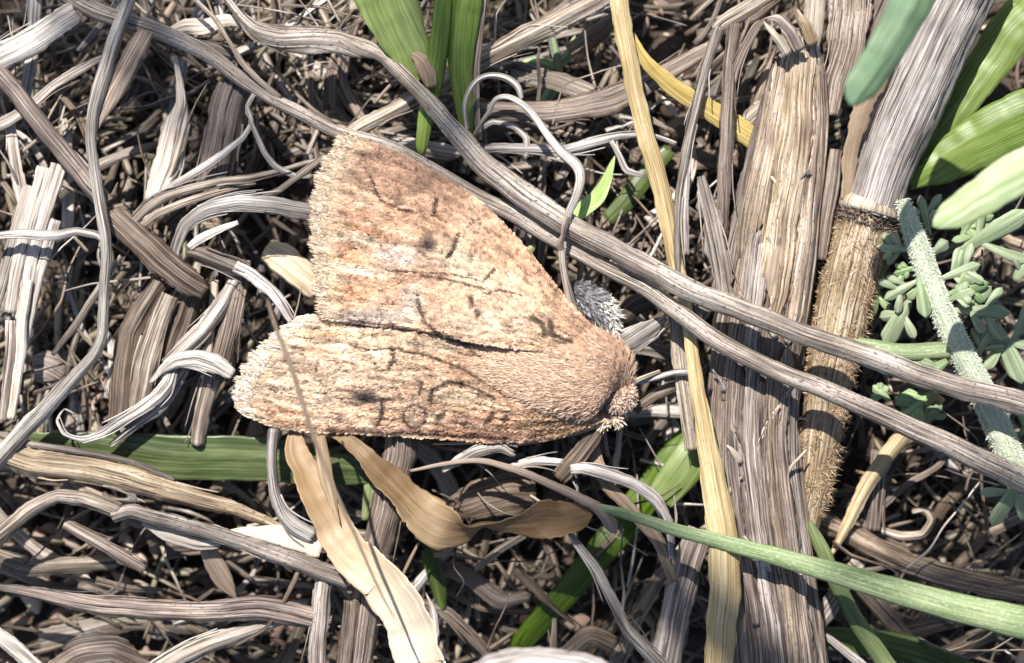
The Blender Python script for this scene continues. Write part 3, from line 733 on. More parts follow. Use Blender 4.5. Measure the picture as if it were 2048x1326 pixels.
# --- top middle: the green tuft and what lies behind it
tf = thing('grass_tuft', 'fresh green grass tuft with three blades growing down past the wide stem', 'grass', P(880, 250, -60))
B('blade', 'broad hairy green blade', None, 'green', [(748, -60, 30, 138), (772, -10, 22, 128), (800, 60, 4, 104), (826, 118, -12, 74), (850, 160, -26, 44)], parent=tf, curl=-.2, thick=4, roll=12, tip=.04)
B('blade', None, None, 'green', [(892, -40, 30, 34), (884, 30, 26, 36), (877, 90, 14, 40), (868, 150, -14, 40), (856, 215, -40, 34), (846, 275, -42, 27), (841, 312, -44, 20)], parent=tf, curl=.5, thick=5, tip=.05)
B('blade', None, None, 'green', [(938, -40, 20, 60), (930, 30, 14, 62), (923, 100, 2, 54), (924, 170, -16, 44), (930, 235, -30, 34), (934, 290, -44, 22)], parent=tf, curl=.5, thick=5)
B('dry_edge', 'dry tan margin of the blade', None, 'dead', [(972, -40, 6, 14), (962, 40, 2, 16), (954, 120, -8, 14), (952, 200, -24, 14), (958, 280, -46, 12)], parent=tf, curl=.4)
B('dry_sheath', 'brown papery sheath at the tuft base', None, 'tan', [(822, 108, -2, 10), (842, 122, 4, 34), (856, 148, 2, 34), (862, 176, -6, 20)], parent=tf, curl=.3)
B(DS, 'straight grey straw passing behind the green tuft', 'stem', 'dead', [(700, 268, -80, 32), (787, 220, -76, 33), (880, 168, -74, 36), (968, 116, -70, 42), (1060, 68, -66, 46), (1180, 8, -64, 46), (1240, -30, -64, 46)], curl=.5, fold=.15, thick=6, ridge=.06)
B(DG, 'brown wide dead leaf lying behind the thin curled tendril', 'blade', 'brown', [(930, 222, -90, 30), (1010, 222, -86, 40), (1090, 222, -84, 44), (1163, 214, -82, 52), (1225, 200, -82, 60), (1290, 168, -84, 44), (1360, 128, -88, 34), (1440, 88, -90, 28)], curl=.4, ridge=.05, thick=4, roll=10)
B(DG, 'flat grey strand lying across the litter above the long stem', 'blade', 'grey', [(940, 300, -76, 18), (1000, 296, -72, 22), (1060, 298, -70, 20), (1130, 300, -70, 20), (1190, 284, -70, 22), (1240, 272, -70, 14), (1300, 270, -72, 10), (1352, 288, -76, 9)], curl=.5)
B(DG, 'short curved strand hooked under the tendril', 'blade', 'grey', [(955, 262, -70, 10), (985, 244, -66, 13), (1026, 252, -64, 14), (1052, 276, -66, 14), (1052, 318, -72, 10)], curl=.5)
B(DG, 'drooping grey hook at the end of the flat strand', 'blade', 'grey', [(1222, 282, -60, 9), (1238, 310, -58, 12), (1252, 340, -58, 14), (1290, 352, -60, 8)], curl=.5)
T('tendril', 'thin grey tendril curled like a shepherd crook beside the green tuft', 'tendril', 'grey', [(934, 258, 10, 9), (929, 215, 18, 10), (938, 180, 24, 10), (958, 157, 28, 11), (985, 150, 30, 12), (1015, 157, 28, 14), (1036, 174, 22, 14), (1043, 196, 14, 10)], flat=.8, nR=10, step=5)
T('tendril', 'pale kinked tendril arching over to the wide long stem and moth shoulder', 'tendril', 'grey', [(946, 272, -30, 5), (962, 245, -14, 7), (978, 222, 0, 8), (992, 198, 10, 9), (1022, 196, 18, 11), (1060, 222, 26, 13), (1094, 268, 34, 15), (1122, 302, 44, 19), (1152, 330, 56, 22), (1160, 356, 64, 20), (1152, 392, 70, 17), (1138, 425, 72, 14), (1136, 448, 72, 9)], flat=.8, nR=12, step=5)
B('green_sprout', 'small yellow green leaf tip with a dry brown end', 'leaf', 'limeleaf', [(1146, 440, 10, 26), (1170, 415, 14, 34), (1196, 392, 18, 32), (1214, 356, 22, 20), (1230, 310, 26, 5)], curl=-.2, roll=18, tip=.1, thick=3)
yp = thing('straw', 'long yellow straw blade hanging from above and widening below the stems', 'straw', P(1240, -20, 0))
B('blade', None, None, 'straw', [(1238, -30, 20, 38), (1246, 50, 18, 38), (1262, 140, 14, 36), (1285, 240, 8, 36), (1312, 340, 2, 38), (1334, 430, -2, 36), (1350, 510, 0, 32), (1368, 590, 12, 26), (1380, 670, 28, 26), (1392, 750, 44, 30), (1404, 830, 56, 34), (1420, 920, 62, 46), (1438, 1010, 66, 58), (1448, 1090, 66, 64), (1450, 1180, 66, 64), (1444, 1270, 66, 62), (1438, 1350, 66, 60)], parent=yp, curl=.2, fold=.12, thick=4, ridge=.02, roll=6)
B('straw', 'flat yellow straw ribbon curving behind the grey upright twigs', 'straw', 'straw', [(1262, 68, -20, 14), (1285, 112, -22, 24), (1320, 152, -26, 32), (1370, 190, -32, 38), (1440, 232, -38, 42), (1520, 285, -46, 44)], curl=.2, thick=3, roll=-10)

# --- dim little plant behind
bp_ = thing('seedling', 'small dim green seedling in the litter behind the tendrils', 'plant', P(1115, 180, -200))
T('stem', None, None, 'dusty', [(1118, 190, -210, 16), (1116, 130, -190, 16), (1100, 60, -180, 14)], parent=bp_, nR=8)
B('leaf', None, None, 'dusty', [(1112, 138, -190, 22), (1078, 128, -176, 28), (1042, 125, -170, 20)], parent=bp_, curl=.2, tip=.3)
B('leaf', None, None, 'dusty', [(1114, 170, -200, 20), (1098, 190, -190, 26), (1086, 215, -190, 16)], parent=bp_, curl=.2, tip=.3)
B('leaf', None, None, 'dusty', [(1118, 130, -190, 20), (1140, 105, -186, 22), (1150, 70, -184, 12)], parent=bp_, curl=.2, tip=.3)
B('grass_sprout', 'dim olive blade slanting in the shade beside the yellow straw', 'leaf', 'darkgreen', [(1215, 440, -170, 30), (1255, 400, -165, 40), (1290, 350, -165, 40), (1340, 300, -170, 30)], curl=.2)
B('grass_sprout', 'tiny green leaf peeping out above the moth shoulder', 'leaf', 'green', [(1040, 520, -40, 14), (1056, 503, -36, 18), (1070, 490, -36, 10)], curl=.3)

# ------------------------------------------------------------------ the fibrous stalk
def lerp_tab(y, tab):
    ys = [t[0] for t in tab]
    return [np.interp(y, ys, [t[k] for t in tab]) for k in range(1, len(tab[0]))]
STALK = [(60, 1606, 76), (150, 1594, 112), (250, 1586, 138), (350, 1572, 156), (440, 1556, 170), (540, 1544, 172), (640, 1526, 182), (760, 1512, 178), (890, 1508, 176),
         (1000, 1518, 180), (1100, 1532, 180), (1200, 1548, 180), (1360, 1566, 184)]
st = thing('plant_stalk', 'massive brown fibrous dead stalk of cracked strips under both long stems', 'stalk', P(1566, 1360, -40))
mb = MB()
tube_geo(mb, [(c, y, -52, w_ * .97) for y, c, w_ in STALK], flat=.72, ridge=.05, nR=44, step=14, wobble=.04, nrid=13)
mb.build('core', M['bark'], st)
def strip(t, y0, y1, wk, mat, lift=4, name='strip', label=None, slant=0.0, **k):
    pts = []
    n = max(3, int((y1 - y0) / 90) + 1)
    for i in range(n):
        y = y0 + (y1 - y0) * i / (n - 1)
        c, w_ = lerp_tab(y, STALK)
        tt = t + slant * (i / (n - 1) - .5)
        tt = max(-.99, min(.99, tt))
        pts.append((c + tt * w_ * .5, y, -52 + .72 * .5 * w_ * math.sqrt(1 - tt * tt) + lift, wk * RNG.uniform(.85, 1.15)))
    k.setdefault('curl', .3); k.setdefault('thick', 6)
    return B(name, label, None, mat, pts, parent=st, ridge=.09, fray=.16, roll=-math.degrees(math.asin(max(-.9, min(.9, t)))) * -.7, wobble=.18, **k)
for t, y0, y1, wk, mat in [(-.86, 640, 1360, 30, 'bark'), (-.62, 700, 1360, 34, 'bark'), (-.36, 730, 1360, 36, 'bark'), (-.10, 690, 1360, 34, 'dead'), (.14, 760, 1360, 38, 'bark'), (.38, 720, 1360, 34, 'bark'),
                           (.60, 690, 1360, 32, 'brown'), (.82, 740, 1360, 28, 'dead'), (.94, 860, 1360, 18, 'brown'), (-.94, 380, 780, 20, 'dead'), (-.78, 400, 800, 26, 'bark'), (-.58, 380, 760, 30, 'brown'),
                           (-.40, 460, 720, 30, 'dead'), (-.22, 480, 730, 26, 'dead'), (-.50, 860, 1250, 20, 'brown'), (.02, 900, 1300, 18, 'dead'), (.26, 840, 1190, 18, 'brown'), (.50, 960, 1330, 16, 'dead'), (-.74, 900, 1330, 18, 'dead')]:
    strip(t, y0, y1, wk, mat, lift=RNG.uniform(-4, 16), slant=RNG.uniform(-.1, .1), tip0=.06)
for t, y0, y1, wk, mat in [(-.52, 100, 470, 40, 'sheath'), (-.80, 180, 520, 28, 'bark'), (-.12, 60, 560, 46, 'sheath'), (.26, 50, 640, 52, 'sheath'), (.60, 90, 690, 48, 'sheath'), (.86, 120, 720, 30, 'brown'), (.08, 160, 600, 30, 'tan')]:
    strip(t, y0, y1, wk, mat, lift=RNG.uniform(5, 12), name='sheath', tip0=.05, tip=.1, curl=.45)
# torn pale tips and frayed shreds on the stalk
for k, pp in enumerate([[(1600, 100, 40, 40), (1580, 62, 60, 44), (1555, 38, 66, 40), (1528, 36, 58, 18)], [(1575, 110, 40, 36), (1552, 72, 56, 34), (1528, 44, 52, 20)], [(1628, 90, 30, 34), (1612, 50, 40, 40), (1592, 16, 40, 30)]]):
    B('torn_tip', None, None, ('dead', 'pale', 'sheath')[k], [(a_, b_, c_, d_ * .62) for a_, b_, c_, d_ in pp], parent=st, curl=.3, thick=4, ridge=.08, fray=.3, tip=.5)
for k in range(26):
    t = RNG.uniform(-.95, .6); y = RNG.uniform(360, 720) if k < 16 else RNG.uniform(760, 1240)
    c, w_ = lerp_tab(y, STALK)
    u0 = c + t * w_ * .5; z0 = -52 + .36 * w_ * math.sqrt(1 - t * t) + 6
    a = RNG.uniform(-.9, .9); L = RNG.uniform(30, 80)
    B('shred', None, None, RNG.choice(['pale', 'dead', 'grey', 'dead']), [(u0, y, z0, RNG.uniform(6, 16)), (u0 + a * L * .4, y - L * .5, z0 + 8, RNG.uniform(6, 13)), (u0 + a * L, y - L, z0 + RNG.uniform(6, 22), 4)], parent=st, curl=.4, fray=.3, ridge=.08)

# ------------------------------------------------------------------ the jointed reed
rd_ = thing('reed', 'thick jointed grey reed with a hairy golden brown lower length', 'reed', P(1610, 1070, -60))
RP = [(1738, 425, -40, 118), (1752, 385, -36, 112), (1778, 310, -26, 118), (1815, 220, -12, 128), (1868, 105, 10, 126), (1930, -20, 34, 122), (1965, -95, 46, 122)]
mb = MB(); tube_geo(mb, RP, ridge=.035, nR=56, step=9, flat=.9, wobble=.03, nrid=17); mb.build('stem', M['reed'], rd_)
mb = MB(); tube_geo(mb, [(1735, 432, -40, 104), (1737, 424, -40, 128), (1741, 412, -39, 130), (1745, 402, -38, 116)], ridge=.02, nR=40, step=3, flat=.9, wobble=.0); mb.build('node', M['pale'], rd_)
LP = [(1733, 428, -42, 108), (1716, 490, -44, 114), (1698, 560, -46, 112), (1680, 640, -48, 106), (1664, 720, -52, 96), (1652, 800, -56, 86), (1640, 890, -60, 78), (1622, 990, -66, 62), (1606, 1080, -72, 48)]
mb = MB(); c_, pos_, tan_, sid_, nrm_ = tube_geo(mb, LP, ridge=.03, nR=26, step=9, flat=.9, wobble=.05)
low = mb.build('hairy_stem', M['sheath'], rd_)
def tube_hairs(c, pos, tan, sid, nrm, n, a0, a1, flat, back, out, spread, len_, wid, cols, rng, i0=0, i1=None, rscale=1.0):
    """scatter hairs over a tube: returns base, direction, lengths, widths, colours"""
    i1 = len(c) - 1 if i1 is None else i1
    i = rng.uniform(i0, i1, n); k = i.astype(int); f = (i - k)[:, None]
    k2 = np.minimum(k + 1, len(c) - 1)
    a = rng.uniform(a0, a1, n)
    p = pos[k] * (1 - f) + pos[k2] * f
    rr = 0.5 * (c[k, 3] * (1 - f[:, 0]) + c[k2, 3] * f[:, 0]) * (D - c[k, 2]) / D * PX * rscale
    o = sid[k] * np.cos(a)[:, None] + nrm[k] * np.sin(a)[:, None] * flat
    base = p + o * rr[:, None]
    arc = np.concatenate([[0], np.cumsum(np.linalg.norm(np.diff(pos, axis=0), axis=1))])
    slope = np.clip(np.gradient(c[:, 3] * .5 * PX, arc), -2.5, 2.5)[k][:, None]
    d = tan[k] * back + o * (back * slope) + o / np.linalg.norm(o, axis=1)[:, None] * out + rng.normal(0, spread, (n, 3))
    d /= np.linalg.norm(d, axis=1)[:, None]
    pal = np.array(cols); cc = pal[rng.integers(0, len(pal), n)] * rng.uniform(.7, 1.25, (n, 1))
    return base, d, rng.uniform(len_[0], len_[1], n) * PX, rng.uniform(wid[0], wid[1], n) * PX, cc, k, a
rg = np.random.default_rng(3)
def vnoise_keep(b):
    """patchy cover: worn bare spots stay free of hair"""
    return np.array([mnoise.noise(Vector(q) * (1 / (70 * PX))) > -.12 + .25 * (i % 3 - 1) for i, q in enumerate(b)])
b_, d_, l_, w_, cc_, _, _ = tube_hairs(c_, pos_, tan_, sid_, nrm_, 9000, -.5, 3.7, .9, .25, .10, .5, (6, 17), (.9, 1.7), [(.42, .29, .17), (.33, .22, .125), (.55, .42, .29), (.22, .145, .09)], rg)
keep = vnoise_keep(b_)
b_, d_, l_, w_, cc_ = b_[keep], d_[keep], l_[keep], w_[keep], cc_[keep]
mb = MB(); hair_geo(mb, b_, d_, l_, w_, cc_, bend=rg.normal(0, .6, (len(b_), 3)))
tag(mb.build('fuzz', M['hair'], rd_, origin=P(1690, 640, -20)), kind='stuff')
b_, d_, l_, w_, cc_, _, _ = tube_hairs(c_, pos_, tan_, sid_, nrm_, 900, -.5, 3.7, .9, -.2, .35, .5, (9, 20), (1.4, 2.6), [(.03, .022, .018), (.05, .04, .03), (.25, .2, .16)], rg, 0, 3)
mb = MB(); hair_geo(mb, b_, d_, l_, w_, cc_, bend=rg.normal(0, .6, (len(b_), 3)))
tag(mb.build('dark_collar', M['hair'], rd_, origin=P(1733, 440, 0)), kind='stuff')
B('sheath', 'orange brown torn sheath', None, 'tan', [(1826, -10, 30, 30), (1800, 60, 36, 44), (1752, 160, 30, 44), (1716, 245, 16, 36), (1700, 320, -6, 30), (1694, 400, -22, 24)], parent=rd_, curl=.3, thick=4, fray=.2)
B('sheath', None, None, 'brown', [(1672, 300, -30, 24), (1664, 360, -24, 34), (1652, 440, -20, 30), (1642, 520, -22, 22)], parent=rd_, curl=.4)

# --- right side: upright twigs, sheaths and blades
for nm, lb, mt, pp, k in [
 (DG, 'broad tan leaf sheath folded between the stalk and the blurred green blade', 'sheath', [(1706, -30, 0, 92), (1700, 40, -4, 88), (1690, 100, -10, 72), (1674, 160, -18, 44), (1664, 230, -26, 24)], dict(curl=.5, ridge=.06)),
 (DG, 'pale narrow strip standing above the torn stalk top', 'pale', [(1634, -30, -6, 44), (1630, 30, -4, 42), (1626, 90, -4, 30), (1636, 150, -10, 12)], dict(curl=.4)),
 (DG, 'dark brown blade pointing up beside the broad tan sheath', 'brown', [(1780, -30, -30, 60), (1745, 60, -34, 56), (1720, 140, -38, 40)], dict(curl=.4)),
 (DG, 'grey upright twig with a bent top beside the yellow ribbon', 'dead', [(1560, -24, -4, 36), (1500, 14, 0, 34), (1448, 46, 4, 32), (1430, 62, 4, 26)], dict(curl=.5)),
 (DG, 'thin knobbly brown twig dropping from the bent grey twig', 'dead', [(1438, 52, 2, 24), (1420, 110, 0, 20), (1402, 175, -2, 19), (1386, 235, -2, 22), (1370, 310, -2, 18), (1358, 390, 0, 16), (1354, 470, 4, 14), (1356, 560, 10, 12)], dict(curl=.6, thick=7)),
 (DG, 'dark upright twig standing in front of the yellow ribbon', 'brown', [(1470, 46, 4, 26), (1460, 120, 4, 27), (1455, 200, 2, 28), (1452, 290, 0, 30), (1448, 380, -4, 28), (1442, 470, -10, 24)], dict(curl=.7, thick=8)),
 (DG, 'thin brown strip arching from the torn stalk top to the dark twig', 'brown', [(1532, 40, 50, 10), (1512, 54, 40, 16), (1490, 92, 24, 20), (1470, 140, 8, 18), (1462, 190, 0, 10)], dict(curl=.4)),
 (DG, 'ragged brown strip rising at the left edge of the stalk', 'bark', [(1568, 90, -40, 18), (1540, 190, -36, 28), (1515, 290, -32, 36), (1490, 400, -28, 40), (1470, 500, -28, 36)], dict(curl=.5, ridge=.09)),
 (DG, 'frayed pale brown splinter leaning on the stalk above the stems', 'dead', [(1400, 352, 0, 16), (1412, 400, 6, 36), (1424, 450, 12, 42), (1440, 520, 14, 46), (1452, 600, 10, 40)], dict(curl=.3, ridge=.1, fray=.3)),
 (DG, 'thin grey strip lit beside the yellow straw', 'grey', [(1376, 300, -8, 14), (1372, 360, -6, 16), (1368, 430, -4, 18), (1372, 510, 4, 14)], dict(curl=.5)),
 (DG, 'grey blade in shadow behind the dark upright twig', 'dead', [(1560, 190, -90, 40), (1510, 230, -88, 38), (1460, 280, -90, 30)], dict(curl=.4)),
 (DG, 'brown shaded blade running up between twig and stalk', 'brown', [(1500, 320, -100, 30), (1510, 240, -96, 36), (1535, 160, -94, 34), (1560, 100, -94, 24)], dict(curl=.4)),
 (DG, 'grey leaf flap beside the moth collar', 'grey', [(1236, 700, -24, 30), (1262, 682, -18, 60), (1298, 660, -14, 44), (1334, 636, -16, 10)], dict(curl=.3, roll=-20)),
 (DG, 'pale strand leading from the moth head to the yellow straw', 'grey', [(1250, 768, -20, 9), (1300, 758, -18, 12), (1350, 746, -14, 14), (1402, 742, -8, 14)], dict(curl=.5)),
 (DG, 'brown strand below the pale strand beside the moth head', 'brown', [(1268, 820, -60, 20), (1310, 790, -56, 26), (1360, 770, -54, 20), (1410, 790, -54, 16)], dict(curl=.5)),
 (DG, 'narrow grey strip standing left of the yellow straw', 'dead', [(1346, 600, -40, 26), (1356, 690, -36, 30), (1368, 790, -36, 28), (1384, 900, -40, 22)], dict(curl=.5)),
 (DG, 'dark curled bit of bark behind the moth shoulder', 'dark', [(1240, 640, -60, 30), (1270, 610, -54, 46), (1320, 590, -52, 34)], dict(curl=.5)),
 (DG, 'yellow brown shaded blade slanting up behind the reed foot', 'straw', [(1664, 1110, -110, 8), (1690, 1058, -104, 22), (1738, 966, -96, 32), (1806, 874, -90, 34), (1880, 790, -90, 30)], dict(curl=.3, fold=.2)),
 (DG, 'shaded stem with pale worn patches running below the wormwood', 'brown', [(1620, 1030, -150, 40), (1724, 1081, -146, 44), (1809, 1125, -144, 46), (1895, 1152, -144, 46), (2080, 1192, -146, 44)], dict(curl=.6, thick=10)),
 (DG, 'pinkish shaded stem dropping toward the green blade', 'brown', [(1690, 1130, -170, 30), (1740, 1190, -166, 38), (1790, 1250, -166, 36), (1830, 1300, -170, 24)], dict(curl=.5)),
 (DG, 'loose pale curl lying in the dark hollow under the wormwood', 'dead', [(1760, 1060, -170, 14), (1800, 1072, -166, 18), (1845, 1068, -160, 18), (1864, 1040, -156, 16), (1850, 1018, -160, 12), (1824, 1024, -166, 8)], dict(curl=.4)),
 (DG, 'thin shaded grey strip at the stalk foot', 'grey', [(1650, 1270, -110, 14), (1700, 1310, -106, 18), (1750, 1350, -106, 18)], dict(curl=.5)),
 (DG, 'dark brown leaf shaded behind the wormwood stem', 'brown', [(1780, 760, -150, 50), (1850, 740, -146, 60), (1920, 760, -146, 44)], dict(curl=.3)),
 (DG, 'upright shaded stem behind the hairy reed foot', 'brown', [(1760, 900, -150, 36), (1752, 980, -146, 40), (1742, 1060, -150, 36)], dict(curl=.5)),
]:
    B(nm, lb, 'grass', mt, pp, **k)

# --- green blades on the right
for lb, mt, pp, k in [
 ('broad bright green grass blade behind the upper reed', 'green', [(2110, -40, -40, 112), (2030, 60, -50, 96), (1960, 150, -58, 80), (1905, 225, -66, 62), (1862, 290, -74, 44), (1830, 350, -84, 22)], dict(curl=.25, roll=-10, thick=4)),
 ('wide ribbed green blade with a pinkish worn underside', 'green', [(2110, 216, -30, 128), (2010, 262, -36, 122), (1930, 300, -44, 100), (1870, 338, -52, 66), (1815, 374, -60, 20)], dict(curl=.25, thick=4, roll=8)),
 ('blurred blue green rounded blade end hanging in front of the sheath', 'bluegreen', [(1880, -100, 520, 100), (1835, -10, 520, 92), (1790, 70, 510, 82), (1745, 145, 500, 74), (1702, 212, 490, 68)], dict(curl=.12, fold=.12, thick=3, tip=.12, roll=14)),
 ('blurred lime green leaf end pushed in front of the wormwood', 'limeleaf', [(2130, 300, 400, 92), (2040, 345, 396, 88), (1965, 388, 390, 78), (1905, 426, 384, 62), (1866, 452, 380, 44)], dict(curl=.10, fold=.14, thick=3, tip=.14, roll=-12)),
 ('thin green blade kinked where the mealy stem crosses it', 'green', [(1618, 1042, -20, 8), (1630, 1070, -14, 24), (1652, 1112, -8, 30), (1676, 1170, -14, 32), (1712, 1240, -26, 34), (1756, 1305, -40, 36), (1800, 1360, -50, 36)], dict(curl=.3, fold=.2, thick=4)),
 ('flat dim green blade under the kinked blade', 'darkgreen', [(1630, 1275, -130, 40), (1720, 1282, -124, 54), (1820, 1300, -122, 56), (1940, 1345, -124, 46)], dict(curl=.2)),
 ('dim green blade in shade left of the stalk', 'green', [(1320, 1000, -110, 60), (1370, 930, -104, 76), (1410, 870, -104, 60), (1440, 820, -110, 30)], dict(curl=.2)),
]:
    B('grass_sprout', lb, 'grass', mt, pp, **k)

# ------------------------------------------------------------------ wormwood
wp = thing('wormwood', 'pale felted wormwood plant with lobed grey green leaves beside the reed', 'plant', P(2040, 960, -40))
WP = [(1806, 400, 4, 26), (1818, 440, 9, 36), (1830, 478, 8, 44), (1854, 545, 2, 46), (1888, 630, -4, 47), (1922, 700, -8, 50), (1956, 770, -12, 52), (1992, 846, -16, 54), (2026, 925, -24, 54), (2060, 1010, -40, 54)]
mb = MB(); c_, pos_, tan_, sid_, nrm_ = tube_geo(mb, WP, ridge=.02, nR=22, step=7, wobble=.06); mb.build('stem', M['felt'], wp)
b_, d_, l_, w_, cc_, _, _ = tube_hairs(c_, pos_, tan_, sid_, nrm_, 3000, -.4, 3.6, 1, .1, .3, .6, (4, 9), (1.0, 1.8), [(.62, .64, .52), (.50, .54, .40), (.72, .73, .63)], rg)
mb = MB(); hair_geo(mb, b_, d_, l_, w_, cc_)
tag(mb.build('felt_hair', M['hair'], wp, origin=P(1922, 700, 10)), kind='stuff')
def lobed(base, tip, wd, lobes=2, mat='dusty', cup=.06):
    """a wormwood leaf: a main lobe and side lobes joined into one mesh"""
    mb = MB()
    b, t = np.array(base, float), np.array(tip, float)
    d = t - b; L = np.linalg.norm(d[:2])
    s = np.array((-d[1], d[0], 0)) / max(L, 1) 
    def lob(p, q, w_):
        m = (p + q) / 2 + np.array((0, 0, 6.0))
        blade_geo(mb, [(*p, w_ * .34), (*(p * .6 + m * .4), w_ * .55), (*m, w_ * .85), (*(m * .4 + q * .6), w_), (*q, w_ * .6)], curl=cup, fold=.1, thick=3, tip=.16, ridge=.015, fray=.05, roll=RNG.uniform(-20, 20), nC=9, step=6, wobble=.2)
    lob(b, t, wd * (.85 if lobes == 0 else .62))
    nl = lobes + 1 if L > 45 else lobes
    for k in range(nl):
        f = .30 + .42 * k / max(1, nl)
        for sg in ((1, -1) if RNG.random() < .75 else (1,)):
            p = b + d * f
            q = p + (d / L * .6 + s * sg * .8) * L * RNG.uniform(.42, .68) + np.array((0, 0, RNG.uniform(-8, 10)))
            lob(p, q, wd * RNG.uniform(.40, .56))
    return mb.build('leaf', M[mat], wp)
for base, tip, wd, nl in [((1826, 500, 10), (1752, 492, 4), 34, 1), ((1832, 535, 4), (1786, 548, -4), 28, 1), ((1838, 560, 0), (1768, 600, -14), 34, 1), ((1838, 545, 12), (1852, 636, 6), 36, 0), ((1822, 600, -20), (1770, 694, -34), 50, 0),
                          ((1896, 722, 0), (1832, 768, 4), 58, 1), ((1870, 780, -30), (1800, 832, -34), 40, 2), ((1866, 510, 4), (1896, 482, 8), 32, 0), ((1880, 560, 6), (1962, 528, 8), 40, 2), ((1892, 590, 0), (1978, 566, 6), 38, 1),
                          ((1896, 600, 8), (1950, 582, 20), 34, 1), ((1906, 620, -10), (2022, 626, -4), 48, 1), ((1912, 512, -30), (2060, 420, -34), 50, 0), ((1990, 640, -30), (2044, 770, -40), 46, 0), ((1950, 720, -30), (1990, 650, -20), 34, 1),
                          ((2020, 700, -34), (2070, 590, -30), 40, 1), ((2030, 560, -40), (2070, 500, -36), 44, 0), ((1780, 800, -60), (1745, 770, -64), 34, 1), ((1860, 470, -40), (1840, 390, -44), 34, 1), ((1920, 480, -50), (1960, 400, -46), 40, 1),
                          ((1990, 500, -60), (1920, 440, -50), 40, 1), ((1850, 850, -50), (1880, 800, -46), 30, 0), ((2040, 870, -20), (2080, 820, -10), 44, 1), ((2052, 955, -14), (1982, 1052, 4), 40, 0), ((2040, 985, -30), (2080, 1040, -40), 40, 1), ((1786, 520, -44), (1740, 560, -60), 34, 1), ((1760, 560, -50), (1736, 640, -60), 36, 0)]:
    lobed(base, tip, wd, nl)
T('branch', 'short green side branch', None, 'mossy', [(1926, 704, -14, 30), (1886, 702, -10, 34), (1838, 705, -8, 36), (1790, 704, -10, 36), (1740, 694, -16, 32), (1706, 684, -26, 22)], parent=wp, ridge=.04, wobble=.1)

# ------------------------------------------------------------------ loose thatch blades behind everything
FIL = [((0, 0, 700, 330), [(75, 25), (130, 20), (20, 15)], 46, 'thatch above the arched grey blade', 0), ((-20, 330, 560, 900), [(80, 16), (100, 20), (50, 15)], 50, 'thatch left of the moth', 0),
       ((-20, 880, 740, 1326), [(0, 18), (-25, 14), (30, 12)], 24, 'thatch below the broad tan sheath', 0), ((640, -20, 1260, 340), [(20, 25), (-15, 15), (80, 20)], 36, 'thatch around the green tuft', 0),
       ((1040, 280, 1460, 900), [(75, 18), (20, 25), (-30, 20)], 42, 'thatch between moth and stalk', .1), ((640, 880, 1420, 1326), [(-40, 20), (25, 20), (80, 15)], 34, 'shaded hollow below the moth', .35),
       ((1620, 950, 2060, 1326), [(-20, 14), (10, 16), (60, 20)], 28, 'shaded hollow under the wormwood', .6), ((1720, 480, 2060, 950), [(60, 25), (-30, 20)], 14, 'shade behind the wormwood leaves', .6), ((1380, -20, 1720, 330), [(70, 15), (35, 15)], 14, 'thatch behind the upright twigs', .1)]  # last number: share of dark pieces that puts the zone's shade into colour
adj = {'dead': 'weathered', 'brown': 'brown', 'dark': 'dark brown', 'grey': 'silvery grey', 'pale': 'bleached'}
fr = random.Random(21)
for (x0, y0, x1, y1), angs, n, wh, dk in FIL:
    for k in range(n):
        a = math.radians(fr.gauss(*fr.choice(angs)))
        u, v = fr.uniform(x0, x1), fr.uniform(y0, y1)
        L = fr.uniform(110, 380); wd = fr.choice((fr.uniform(6, 14), fr.uniform(10, 22), fr.uniform(14, 30), fr.uniform(26, 48)))
        z = fr.uniform(-285, -130) if k > n * .4 else fr.uniform(-300, -220)
        dz = fr.uniform(-.22, .22) * L
        b = fr.gauss(0, .12)
        kink = fr.choice((0, 0, fr.uniform(-.5, .5)))
        pts = []
        for f in (-.5, -.25, 0, .25, .5):
            aa = a + b * f * 2 + (kink if f > .1 else 0)
            pts.append((u + math.cos(aa) * L * f - math.sin(a) * b * L * f * f, v - math.sin(aa) * L * f - math.cos(a) * b * L * f * f, max(z + dz * f + fr.uniform(-6, 6), GZ + 30), wd * (1 - .55 * (f + .5) * fr.random())))
        x = fr.random()
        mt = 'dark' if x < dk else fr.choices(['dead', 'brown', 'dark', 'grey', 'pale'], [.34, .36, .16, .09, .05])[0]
        tp = fr.choice((0, .2, .5))
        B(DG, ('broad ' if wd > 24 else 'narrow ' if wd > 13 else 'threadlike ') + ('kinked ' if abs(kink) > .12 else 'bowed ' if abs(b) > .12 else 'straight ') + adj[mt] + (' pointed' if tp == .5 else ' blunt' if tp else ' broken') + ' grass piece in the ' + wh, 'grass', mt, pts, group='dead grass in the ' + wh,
          curl=fr.uniform(.1, .6), fold=fr.choice((0, 0, .15, .3)), roll=fr.uniform(-30, 30), tip=tp, step=14, nC=11, ridge=.07, fray=.14)

